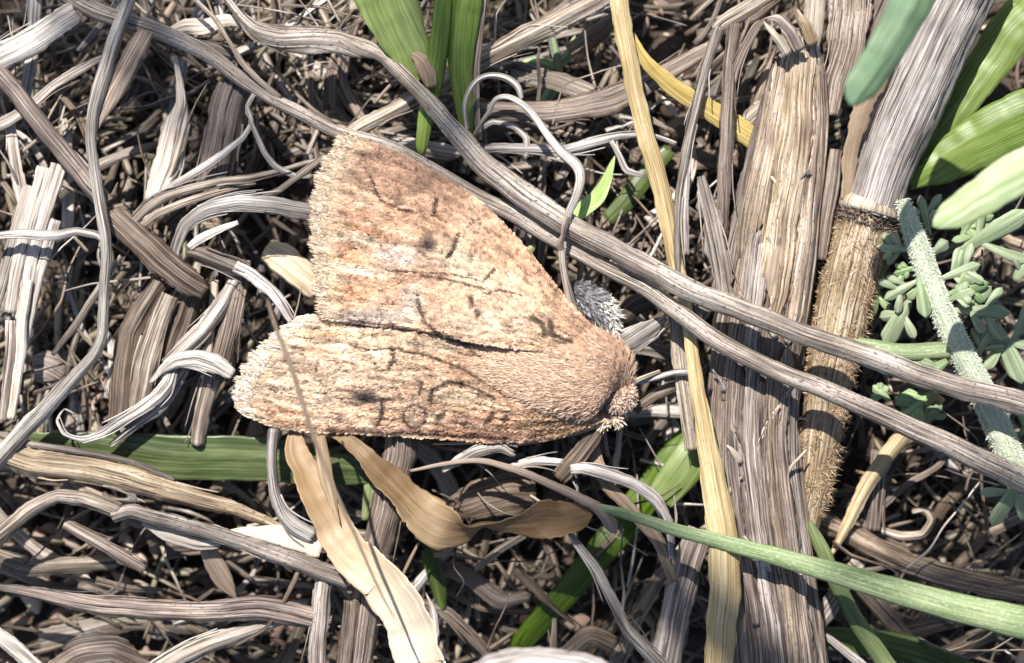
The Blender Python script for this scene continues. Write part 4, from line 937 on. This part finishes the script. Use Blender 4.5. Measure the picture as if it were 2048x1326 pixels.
# thin fibres lying a little higher, one can still follow them one by one
for (x0, y0, x1, y1), angs, n, wh, dk in FIL:
    for k in range(int(n * .95)):
        a = math.radians(fr.gauss(*fr.choice(angs)) + fr.choice((0, 0, 40, -40)))
        u, v = fr.uniform(x0, x1), fr.uniform(y0, y1)
        L = fr.uniform(90, 300); wd = fr.uniform(3.5, 10)
        z = fr.uniform(-230, -70)
        pts, x_, y_, aa = [], u, v, a
        nseg = fr.randint(3, 5)
        for q in range(nseg + 1):
            pts.append((x_, y_, z, wd * (1 - .6 * q / nseg)))
            aa += fr.gauss(0, .16) + (fr.uniform(-.9, .9) if fr.random() < .16 else 0)
            x_ += math.cos(aa) * L / nseg; y_ -= math.sin(aa) * L / nseg; z += fr.gauss(0, 14)
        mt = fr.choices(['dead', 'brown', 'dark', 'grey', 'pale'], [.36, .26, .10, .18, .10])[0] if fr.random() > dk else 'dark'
        B('grass_fibre', ('short ' if L < 150 else 'long ' if L > 230 else '') + adj[mt] + ' fibre caught in the ' + wh, 'grass', mt, pts, group='fibres in the ' + wh, curl=.5, step=9, nC=7, roll=fr.uniform(-40, 40), wobble=.5, fray=.2)
# the felted mass of broken thatch underneath, too dense to count
mb = MB()
for (x0, y0, x1, y1), angs, n, wh, dk in FIL + [((-300, -300, 2350, 1620), [(0, 60), (90, 50)], 60, '', .3), ((-900, -900, 2950, -60), [(0, 60), (90, 50)], 70, '', 0), ((-900, 1380, 2950, 2250), [(0, 60), (90, 50)], 70, '', 0), ((-900, -60, -20, 1380), [(0, 60), (90, 50)], 40, '', 0), ((2060, -60, 2950, 1380), [(0, 60), (90, 50)], 40, '', 0)]:
    for k in range(n * 6):
        a = math.radians(fr.gauss(*fr.choice(angs)) + fr.gauss(0, 12))
        u, v = fr.uniform(x0, x1), fr.uniform(y0, y1)
        L = fr.uniform(50, 190); wd = fr.choice((fr.uniform(3, 7), fr.uniform(5, 12), fr.uniform(9, 20)))
        z = max(ground_h(u, v) + fr.uniform(10, 110), -330)
        g = fr.uniform(.22, .9); b = fr.gauss(0, .2)
        ca, sa = math.cos(a), math.sin(a)
        blade_geo(mb, [(u - ca * L / 2, v + sa * L / 2, z - fr.uniform(-14, 14), wd), (u + sa * b * L * .3, v + ca * b * L * .3, z + 6, wd), (u + ca * L / 2, v - sa * L / 2, z - fr.uniform(-14, 14), wd * .6)],
                  curl=.4, nC=5, step=24, ridge=.05, roll=fr.uniform(-40, 40), col=(g * fr.uniform(.95, 1.1), g, g * fr.uniform(.85, 1.0)))
tag(mb.build('thatch', M['dead'], origin=P(1024, 663, GZ)), 'matted broken bits of old grass covering the soil', 'thatch', kind='stuff')

# ------------------------------------------------------------------ moth
def vnoise(x, y, seed=0):
    xi, yi = np.floor(x).astype(np.int64), np.floor(y).astype(np.int64)
    fx, fy = x - xi, y - yi
    fx, fy = fx * fx * (3 - 2 * fx), fy * fy * (3 - 2 * fy)
    def h(a, b):
        q = (a * 374761393 + b * 668265263 + seed * 1442695041) & 0x7fffffff
        q = ((q ^ (q >> 13)) * 1274126177) & 0x7fffffff
        return ((q ^ (q >> 16)) & 0xffff) / 65535.0
    return (h(xi, yi) * (1 - fx) + h(xi + 1, yi) * fx) * (1 - fy) + (h(xi, yi + 1) * (1 - fx) + h(xi + 1, yi + 1) * fx) * fy

def seg_d(u, v, a, b):
    d = np.array(b, float) - np.array(a, float)
    t = np.clip(((u - a[0]) * d[0] + (v - a[1]) * d[1]) / (d @ d), 0, 1)
    return np.hypot(u - a[0] - t * d[0], v - a[1] - t * d[1])

LINES = [([(872, 402), (864, 430)], 3), ([(916, 468), (906, 500), (894, 514)], 3), ([(988, 540), (968, 562)], 3), ([(832, 588), (838, 612), (850, 645), (878, 668)], 2.6), ([(700, 642), (790, 652), (880, 668), (930, 688)], 2.5),  # wing marks; the seam lines draw the shadow of the upper wing edge
         ([(770, 541), (900, 548), (960, 562)], 1.0), ([(840, 552), (900, 560), (968, 578)], 1.5), ([(784, 700), (787, 722), (776, 736)], 3), ([(830, 757), (842, 768), (838, 790)], 2.2), ([(862, 780), (896, 764), (922, 766)], 3),
         ([(862, 780), (860, 806)], 3), ([(922, 766), (960, 782), (990, 796)], 2), ([(762, 800), (764, 828), (754, 848)], 3), ([(874, 838), (888, 828)], 3.5), ([(970, 846), (986, 828)], 3.5), ([(1008, 842), (1012, 836)], 4), ([(1066, 634), (1084, 648), (1088, 668)], 4),
         ([(1100, 644), (1102, 664)], 4.5), ([(1110, 672), (1128, 680), (1142, 682)], 3.5), ([(942, 598), (944, 612)], 4.5), ([(952, 624), (956, 630)], 4.5), ([(966, 588), (1000, 580), (1040, 590)], 1.6), ([(740, 352), (760, 400), (800, 420), (840, 424)], 1.6),
         ([(600 + 60, 862), (760, 866), (900, 872), (1010, 876)], 2.2), ([(700, 690), (740, 700), (800, 696)], 1.5), ([(940, 700), (1000, 735), (1060, 790)], 2.2), ([(800, 700), (860, 712), (930, 740), (1010, 790)], 1.8), ([(640, 640), (700, 648), (760, 655)], 2)]
BASE, PINK, CREAM, OLIVE, DARK, ORNG = [np.array(c) for c in ((.575, .36, .23), (.41, .255, .175), (.74, .57, .42), (.47, .385, .275), (.03, .018, .014), (.62, .31, .15))]

def pattern(u, v, s, t, lower, rng=None):
    u, v, s, t = [np.asarray(q, float) for q in (u, v, s, t)]
    mix = lambda c, d, a: c * (1 - a[:, None]) + d[None] * a[:, None]
    c = np.tile(BASE, (len(u), 1))
    c = mix(c, PINK, np.clip(vnoise(u / 55, v / 40, 1) * 1.5 - .35, 0, 1) * .75)
    c = mix(c, CREAM, np.clip(vnoise(u / 34, v / 26, 2) * 2.2 - 1.25, 0, 1) * .6)
    streak = vnoise(s * 7, t * 46, 3)
    if not lower:
        c = mix(c, PINK * .88, np.clip((s - .35) * 2.4, 0, 1) * np.clip(t * 1.8 - .5, 0, 1) * .9)
        zone = np.exp(-((u - 715) / 75) ** 2 - ((v - 500) / 80) ** 2)
        c = mix(c, ORNG, np.clip(zone * 1.3, 0, 1) * np.clip(streak * 2.6 - 1.1, 0, 1)); c = mix(c, CREAM, np.clip(zone * 1.3, 0, 1) * np.clip(1.2 - streak * 2.6, 0, 1))
        c = mix(c, CREAM, np.exp(-((u - 1000) / 120) ** 2 - ((v - 650) / 60) ** 2) * .55)
        ol = np.exp(-(np.abs(((u - 930) * .8 + (v - 530) * .6) / 62) ** 4) - np.abs((-(u - 930) * .6 + (v - 530) * .8) / 30) ** 4)
        c = mix(c, OLIVE * 1.15, ol * .85)
        gw = np.exp(-((u - 790) / 55) ** 2 - ((v - 515) / 22) ** 2); c = mix(c, np.array((.50, .44, .42)), gw * .7)
        gb = np.exp(-np.abs((u - 745) / 80) ** 4 - np.abs((v - 634) / 16) ** 4); c = mix(c, np.array((.44, .38, .34)), gb * .8)
        gp = np.exp(-np.abs((u - 820) / 22) ** 4 - np.abs((v - 600) / 34) ** 4); c = mix(c, np.array((.46, .40, .35)), gp * .6)
        dk = np.exp(-(np.hypot((u - 856) / 18, (v - 488) / 17)) ** 4); c = mix(c, np.array((.035, .026, .028)), dk * .95)
        ring = np.exp(-((np.hypot((u - 872) / 1.35, v - 492) - 27) / 3) ** 2); c = mix(c, DARK * 2, ring * .5)
    else:
        c = mix(c, CREAM * 1.05, np.clip((s - .42) * 2.8, 0, 1) * .72)  # paler outward: sunlight on the wing tip goes into the colour
        c = mix(c, ORNG, np.clip((s - .4) * 2, 0, 1) * np.clip(streak * 2.4 - 1.2, 0, 1) * .75)
        c = mix(c, PINK, np.clip(.5 - s, 0, 1) * 1.2)
        c = mix(c, OLIVE * .9, np.exp(-((u - 920) / 60) ** 2 - ((v - 790) / 22) ** 2) * .8)
        c = mix(c, OLIVE * 1.1, np.exp(-((u - 880) / 70) ** 2 - ((v - 690) / 18) ** 2) * .8)
        c = mix(c, np.array((.30, .20, .10)), np.exp(-((u - 1120) / 70) ** 2 - ((v - 850) / 26) ** 2) * .7)
        dk = np.exp(-(np.hypot((u - 728) / 30, (v - 795) / 14)) ** 4); c = mix(c, np.array((.035, .026, .028)), dk * .95)
        ring = np.exp(-((np.hypot(u - 829, v - 832) - 22) / 3.6) ** 2); c = mix(c, DARK, ring * .9)
        ins = np.exp(-(np.hypot(u - 829, v - 832) / 18) ** 4); c = mix(c, np.array((.50, .36, .27)), ins * .6)
        dl = np.exp(-np.abs((v - 862 - (u - 800) * .03) / 5) ** 2) * (u > 650) * (u < 1040); c = mix(c, np.array((.22, .10, .07)), dl * .7)
    c = mix(c, DARK * 2.2, np.clip(vnoise(u / 7, v / 5, 5) * 3.2 - 2.3, 0, 1) * .6)
    c = c * (.42 + 1.22 * (.5 * vnoise(s * 26, t * 34, 21) + .5 * vnoise(u / 10, v / 6, 22)))[:, None]
    c = mix(c, DARK * 1.3, np.clip(1 - np.abs(vnoise(s * 16, t * 22, 23) - .5) * 20, 0, 1) * np.clip(vnoise(u / 60, v / 60, 24) * 2.4 - .6, 0, 1) * .75)
    c = c * (1 + .42 * (vnoise(s * 4.5, t * 62, 41) - .5) * np.clip(s * 2.2 - .5, 0, 1))[:, None] * (1 + .3 * (vnoise(u / 90, v / 70, 42) - .5))[:, None]
    edge = np.clip((s - .90) * 12, 0, 1)
    c = mix(c, np.array((.60, .50, .35)), edge * .6)
    dots = np.clip(np.sin(t * 2 * math.pi * 9) * 2 - 1, 0, 1) * np.exp(-((s - .915) / .018) ** 2); c = mix(c, DARK * 2, dots * .7)
    sc_ = np.abs(np.sin(t * 9 * math.pi))
    for s0, st_, amp in ((.765, .55, .022), (.50, .5, .016), (.885, .45, .014)):
        d = np.abs(s - s0 + amp * sc_ - .03 * vnoise(t * 6, t * 0, int(s0 * 100)))
        c = mix(c, DARK * 1.2, np.clip(1.3 - d / .0055, 0, 1) * st_ * np.clip(vnoise(u / 28, v / 28, 51) * 2.6 - .8, 0, 1))
    vein = np.abs(((t * 10) % 1) - .5 + .12 * (vnoise(s * 6, t * 10, 52) - .5))
    c = mix(c, DARK * 2.4, np.clip(1 - vein / .045, 0, 1) * np.clip(s * 2.5 - 1, 0, 1) * .38)
    for pl, wd in LINES:
        d = np.min([seg_d(u, v, pl[i], pl[i + 1]) for i in range(len(pl) - 1)], axis=0)
        wv = wd * 1.55 * (.6 + .9 * vnoise(u / 12, v / 12, 9))
        c = mix(c, DARK, np.clip(1.4 - d / wv, 0, 1) * .85)
    return c

class Wing:
    def __init__(s, I, C, Mg, lower):
        s.I, s.C, s.M = [catmull([(*p, 1) for p in q], 200)[:, :3] for q in (I, C, Mg)]
        s.lower = lower
    def at(s, a, t):
        g = np.linspace(0, 1, 200)
        f = lambda A, x: np.stack([np.interp(x, g, A[:, k]) for k in range(3)], -1)
        I, C, Mt = f(s.I, a), f(s.C, a), f(s.M, t)
        t1, a1 = t[..., None], a[..., None]
        p = I * (1 - t1) + C * t1 + a1 ** 2 * (Mt - ((1 - t1) * s.M[0] + t1 * s.M[-1]))
        z = 16 * np.sin(np.pi * t) * (1 - .3 * a) + 2.0 * vnoise(a * 3, t * 17, 31) * np.clip(a * 1.5 - .2, 0, 1) + 9 * vnoise(a * 5 + 3, t * 5, 12) + 5 * vnoise(a * 22, t * 30, 14) - 5 * np.clip(a - .8, 0, 1) * np.sin(t * 19)
        if not s.lower:
            u, v = p[..., 0], p[..., 1]
            z = z + 26 / (1 + np.exp(-(u - 848 - .12 * np.abs(v - 610)) / 7)) * np.exp(-((u - 980) / 150) ** 2 - ((v - 640) / 75) ** 2)
        p = p.copy(); p[..., 2] += z
        return p
def P_many(p):
    k = ((D - p[..., 2]) / D * PX)[..., None]
    return np.concatenate([(p[..., 0:1] - 1024) * k, -(p[..., 1:2] - 663) * k, p[..., 2:3] * PX], -1)

moth = thing('moth', 'brown furry moth with scalloped wings resting on the dead grass', 'moth', P(1100, 740, -40))
UP = Wing([(1165, 715, 52), (1060, 700, 58), (940, 684, 46), (850, 662, 38), (740, 650, 30), (646, 640, 22)], [(1188, 656, 16), (1130, 594, 12), (1040, 482, 6), (950, 394, 0), (830, 322, -4), (694, 264, -8)],
          [(646, 640, 22), (636, 600, 22), (630, 540, 18), (626, 440, 10), (636, 362, 2), (662, 304, -4), (694, 264, -8)], False)
LW = Wing([(1150, 780, 44), (1050, 742, 48), (930, 686, 40), (800, 648, 26), (700, 636, 18), (612, 630, 12)], [(1205, 846, 0), (1100, 878, -14), (980, 884, -18), (850, 876, -18), (700, 867, -16), (570, 858, -14), (486, 830, -12)],
          [(612, 630, 12), (570, 656, 10), (518, 700, 4), (484, 752, -2), (472, 796, -8), (486, 830, -12)], True)
rw = np.random.default_rng(17)
def build_wing(W, name, label, nsc):
    na, nt = 90, 70
    A, Tt = np.meshgrid(np.linspace(0, 1, na), np.linspace(0, 1, nt), indexing='ij')
    p = W.at(A, Tt)
    top = P_many(p)
    q = p.copy(); q[..., 2] -= 3
    bot = P_many(q)
    col = pattern(p[..., 0].ravel(), p[..., 1].ravel(), A.ravel(), Tt.ravel(), W.lower)
    I = np.arange(na * nt).reshape(na, nt)
    Fq = np.stack([I[:-1, :-1], I[1:, :-1], I[1:, 1:], I[:-1, 1:]], -1).reshape(-1, 4)
    if np.cross(top[40, 30] - top[41, 30], top[40, 30] - top[40, 31])[2] < 0: Fq = Fq[:, ::-1]
    n = na * nt
    rim = np.concatenate([I[0, :], I[1:, -1], I[-1, ::-1][1:], I[::-1, 0][1:-1]])
    r2 = np.roll(rim, -1)
    Fr = np.stack([rim, r2, r2 + n, rim + n], -1)
    mb = MB(); mb.add(np.vstack([top.reshape(-1, 3), bot.reshape(-1, 3)]), np.vstack([Fq, Fq[:, ::-1] + n, Fr]), None, np.vstack([col, col]))
    wo = mb.build(name, M['scale'], moth, origin=top[0, nt // 2]); tag(wo, label)
    # overlapping scales
    a = rw.uniform(0.0, .985, nsc) ** .85; t = rw.uniform(0.0, 1, nsc)
    p0 = W.at(a, t); e = .012
    ds = P_many(W.at(a + e, t)) - P_many(W.at(a - e, t)); dt = P_many(W.at(a, np.clip(t + e, 0, 1))) - P_many(W.at(a, np.clip(t - e, 0, 1)))
    ds /= np.linalg.norm(ds, axis=1)[:, None]
    nn = np.cross(ds, dt); nn *= np.sign(nn[:, 2:3]); nn /= np.maximum(np.linalg.norm(nn, axis=1), 1e-9)[:, None]
    ds += rw.normal(0, .16, ds.shape); ds /= np.linalg.norm(ds, axis=1)[:, None]
    sd = np.cross(nn, ds)
    L = rw.uniform(6, 11, nsc)[:, None] * PX; Wd = rw.uniform(3.2, 5.4, nsc)[:, None] * PX; up = rw.uniform(.4, 2.6, nsc)[:, None] * PX
    b = P_many(p0) + nn * .3 * PX
    tw_ = sd + nn * rw.normal(0, .25, (nsc, 1))
    V = np.stack([b - tw_ * Wd * .28, b + tw_ * Wd * .28, b + ds * L * .75 + tw_ * Wd * .5 + nn * up * .8, b + ds * L + nn * up, b + ds * L * .75 - tw_ * Wd * .5 + nn * up * .8], 1).reshape(-1, 3)
    F = np.arange(nsc)[:, None] * 5 + np.array([[0, 1, 2, 3, 4]])
    mid = b + ds * L * .7; kk = (D - mid[:, 2] / PX) / D * PX
    cc = pattern(mid[:, 0] / kk + 1024, 663 - mid[:, 1] / kk, np.clip(a + .012, 0, 1), t, W.lower) * rw.uniform(.84, 1.17, (nsc, 1)) * (1 + rw.normal(0, .025, (nsc, 3)))
    mb = MB(); mb.add(V, F, None, np.repeat(np.clip(cc, 0, .9), 5, axis=0))
    sc_ = mb.build('scales', M['scale'], wo, smooth=False, origin=top[na // 2, nt // 2]); tag(sc_, kind='stuff')
    # fringe of long narrow scales along the scalloped outer edge
    nf = 2200
    t = rw.uniform(0, 1, nf); sca = np.abs(np.sin(t * math.pi * 9))
    a = rw.uniform(.955, 1.0, nf)
    b = P_many(W.at(a, t))
    ds = P_many(W.at(np.full(nf, 1.0), t)) - P_many(W.at(np.full(nf, .94), t)); ds /= np.linalg.norm(ds, axis=1)[:, None]
    ds += rw.normal(0, .13, ds.shape); ds /= np.linalg.norm(ds, axis=1)[:, None]
    pal = np.array([(.70, .58, .44), (.58, .46, .34), (.76, .70, .60), (.44, .33, .23), (.66, .62, .56)]) if W.lower else np.array([(.52, .40, .27), (.42, .31, .21), (.60, .50, .37), (.27, .19, .13), (.48, .40, .32)])
    cc = pal[rw.integers(0, 5, nf)] * rw.uniform(.75, 1.2, (nf, 1))
    mb = MB(); hair_geo(mb, b + np.array((0, 0, 1)) * rw.uniform(0, 4, (nf, 1)) * PX, ds, rw.uniform(8, 16, nf) * (.35 + .75 * sca) * PX, rw.uniform(2.4, 4.6, nf) * PX, np.clip(cc, 0, .9))
    tag(mb.build('fringe', M['scale'], wo, origin=P_many(W.at(np.array([1.0]), np.array([.5])))[0]), kind='stuff')
    return wo
build_wing(LW, 'forewing', 'forewing with a dark bar and a ring mark, sunlit tip painted paler', 26000)
build_wing(UP, 'forewing', 'broad forewing with a dark kidney spot and orange streaks', 30000)
# body: one continuous tube from abdomen to head
mb = MB()
BP = [(690, 655, -20, 40), (800, 672, -14, 80), (920, 696, 0, 110), (1010, 716, 10, 150), (1095, 736, 14, 184), (1160, 746, 10, 190), (1200, 750, 4, 166), (1222, 758, -2, 122), (1236, 774, -6, 74), (1244, 788, -10, 36)]
c_, pos_, tan_, sid_, nrm_ = tube_geo(mb, BP, ridge=.015, nR=36, step=7, flat=.72, wobble=.04, col=(.40, .26, .17))
body = mb.build('body', M['scale'], moth)
HC = [(.62, .415, .30), (.52, .335, .24), (.74, .54, .41), (.36, .225, .155), (.66, .47, .36)]
n = 24000
b_, d_, l_, w_, cc_, k_, a_ = tube_hairs(c_, pos_, tan_, sid_, nrm_, n, -.15, 3.3, .72, -1.0, .10, .15, (8, 18), (1.4, 2.6), HC, rw, 24, len(c_) - 1)
f_ = np.interp(k_, [24, len(c_) * .62, len(c_)], [1, .3, 0])[:, None]
cc_ = cc_ * (1 - .5 * f_) + np.array((.66, .49, .30)) * .5 * f_
mb = MB(); hair_geo(mb, b_, d_, l_, w_, np.clip(cc_, 0, .85), bend=rw.normal(0, .35, (n, 3)))
tag(mb.build('fur', M['scale'], body, origin=P(1110, 740, 90)), kind='stuff')
# head with fur, palps, antenna, legs
mb = MB(); hp = tube_geo(mb, [(1222, 786, -2, 40), (1236, 792, 0, 62), (1250, 799, -2, 58), (1262, 804, -8, 26)], ridge=.02, nR=20, step=4, flat=.9, wobble=.02, col=(.42, .30, .22))
head = mb.build('head', M['scale'], moth)
b_, d_, l_, w_, cc_, _, _ = tube_hairs(*hp, 1500, -.3, 3.4, .9, .2, .2, .35, (6, 12), (2, 3.4), [(.50, .36, .27), (.38, .27, .2), (.60, .47, .37)], rw)
mb = MB(); hair_geo(mb, b_, d_, l_, w_, cc_)
tag(mb.build('fur', M['scale'], head, origin=P(1246, 800, 20)), kind='stuff')
for pp in ([(1214, 836, -6, 26), (1204, 846, -10, 24), (1194, 856, -16, 12)], [(1234, 828, -8, 24), (1238, 838, -14, 18), (1236, 848, -20, 8)]):
    mb = MB(); hp = tube_geo(mb, pp, nR=12, step=3, wobble=.02, col=(.55, .42, .31)); q = mb.build('palp', M['scale'], moth)
    b_, d_, l_, w_, cc_, _, _ = tube_hairs(*hp, 160, 0, 6.28, 1, .6, .4, .3, (8, 15), (3, 5), [(.62, .5, .38), (.5, .38, .28)], rw)
    mb = MB(); hair_geo(mb, b_, d_, l_, w_, cc_); tag(mb.build('fur', M['scale'], q, origin=P(*pp[1][:3])), kind='stuff')
T('antenna', 'thread like antenna folded back along the wing edge', None, 'tan', [(1204, 850, -12, 8), (1160, 864, -16, 7), (1100, 878, -16, 7), (1024, 889, -20, 6.5), (950, 886, -26, 6), (866, 888, -34, 4.5)], parent=moth, nR=8, step=6, wobble=.1)
for pp in ([(1146, 618, 10, 20), (1136, 580, 40, 16), (1126, 530, 64, 14), (1124, 500, 72, 16)],):
    lg = T('leg', 'pale foreleg reaching up to the long stem', None, 'pale', pp, parent=moth, nR=12, step=4, wobble=.05)
    T('tarsus', 'dark banded foot', None, 'brown', [(1124, 504, 72, 13), (1120, 488, 74, 15), (1127, 470, 76, 10), (1130, 452, 78, 13), (1136, 432, 78, 8)], parent=lg, nR=10, step=3, wobble=.4)
T('leg', 'pale thin leg stretched out beside the head', None, 'pale', [(1236, 752, -6, 13), (1262, 764, -2, 11), (1285, 756, -6, 10), (1320, 742, -12, 7)], parent=moth, nR=10, step=4, wobble=.05)
mb = MB(); hp = tube_geo(mb, [(1140, 584, -24, 26), (1165, 590, -16, 48), (1195, 612, -12, 56), (1218, 642, -10, 40), (1226, 668, -12, 16)], ridge=.08, nR=20, step=4, wobble=.03, col=(.15, .145, .15))
fl = mb.build('shoulder_tuft', M['scale'], moth); tag(fl, 'dark grey furry foreleg base with white hair')
b_, d_, l_, w_, cc_, _, _ = tube_hairs(*hp, 1500, -.3, 3.4, 1, .8, .14, .25, (9, 18), (1.6, 3), [(.10, .095, .10), (.2, .19, .2), (.32, .31, .32), (.07, .065, .06)], rw)
b2, d2, l2, w2, c2, _, _ = tube_hairs(*hp, 300, 1.6, 3.6, 1, .5, .3, .4, (10, 20), (1.6, 3), [(.66, .6, .52), (.74, .7, .64)], rw, len(hp[0]) // 2)
mb = MB(); hair_geo(mb, np.vstack([b_, b2]), np.vstack([d_, d2]), np.concatenate([l_, l2]), np.concatenate([w_, w2]), np.vstack([cc_, c2]))
tag(mb.build('fur', M['scale'], fl, origin=P(1195, 612, 10)), kind='stuff')

# --- a thin blurred stem hanging in front of the lower wing
T('dry_stalk', 'thin blurred reddish stem hanging in front of the lower wing and cream leaf', 'stem', 'tan', [(535, 600, 430, 5), (552, 655, 425, 8), (586, 745, 410, 10), (626, 870, 390, 9), (662, 962, 370, 8), (702, 1052, 345, 7), (752, 1165, 315, 5), (790, 1240, 290, 2)], nR=10, step=12, wobble=.15)

# ------------------------------------------------------------------ unseen tall blades added outside the frame to dapple the light
def tall(label, pts, mat='dead', cat='grass', **k):
    """pts: (u, v, h, w): shades the point u,v of the thatch from the height h (all in p)"""
    q = []
    for u, v, h, wd in pts:
        wp_ = np.array(((u - 1024), -(v - 663), 0)) + np.array(SUN) * (h / SUN.z)
        q.append((wp_[0] + 1024, -wp_[1] + 663, wp_[2], wd))
    global PLAN
    PLAN = False
    mb = MB(); blade_geo(mb, q, thick=5, step=120, curl=.2, **k)
    PLAN = True
    tag(mb.build('unseen_shade_blade', M[mat], None), label, cat)
TALL = []
tr_ = random.Random(4)
def fan(n, place, u0, v0, du, dv, h, wd, spread, ru=0, rv=-2600):
    for k in range(n):
        a = tr_.uniform(-spread, spread); b = tr_.uniform(-spread, spread)
        TALL.append((('narrow ', 'slender ', 'limp ', 'wiry ')[k % 4] + ('first', 'second', 'third', 'fourth', 'fifth', 'sixth')[k % 6] + ' unseen blade added to shade ' + place,
                     [(u0 + ru + a, v0 + rv + b, 200, wd), (u0 + ru * .35 + a, v0 + rv * .35 + b, h * .6, wd), (u0 - du * .5 + a, v0 - dv * .5 + b, h * .92, wd), (u0 + a, v0 + b, h, wd * .9), (u0 + du + a, v0 + dv + b, h * 1.02, wd * .7), (u0 + 2 * du + a, v0 + 2 * dv + b, h, wd * .15)]))
fan(3, 'the upper wing', 930, 330, -60, 30, 13000, 54, 70, -300, -2600)
fan(5, 'the hollow below the moth', 1130, 1110, -130, 40, 11000, 80, 110, 1800, 1500)
fan(6, 'the wormwood hollow', 1880, 1100, -110, 40, 11000, 100, 90, 2400, 500)
fan(6, 'the dark hollow', 330, 180, 60, 60, 10000, 64, 190, -2000, -1600)
fan(2, 'the husk litter', 330, 1120, 120, 50, 10000, 56, 110, -2600, 300)
for lb, pp in TALL:
    tall(lb, pp)
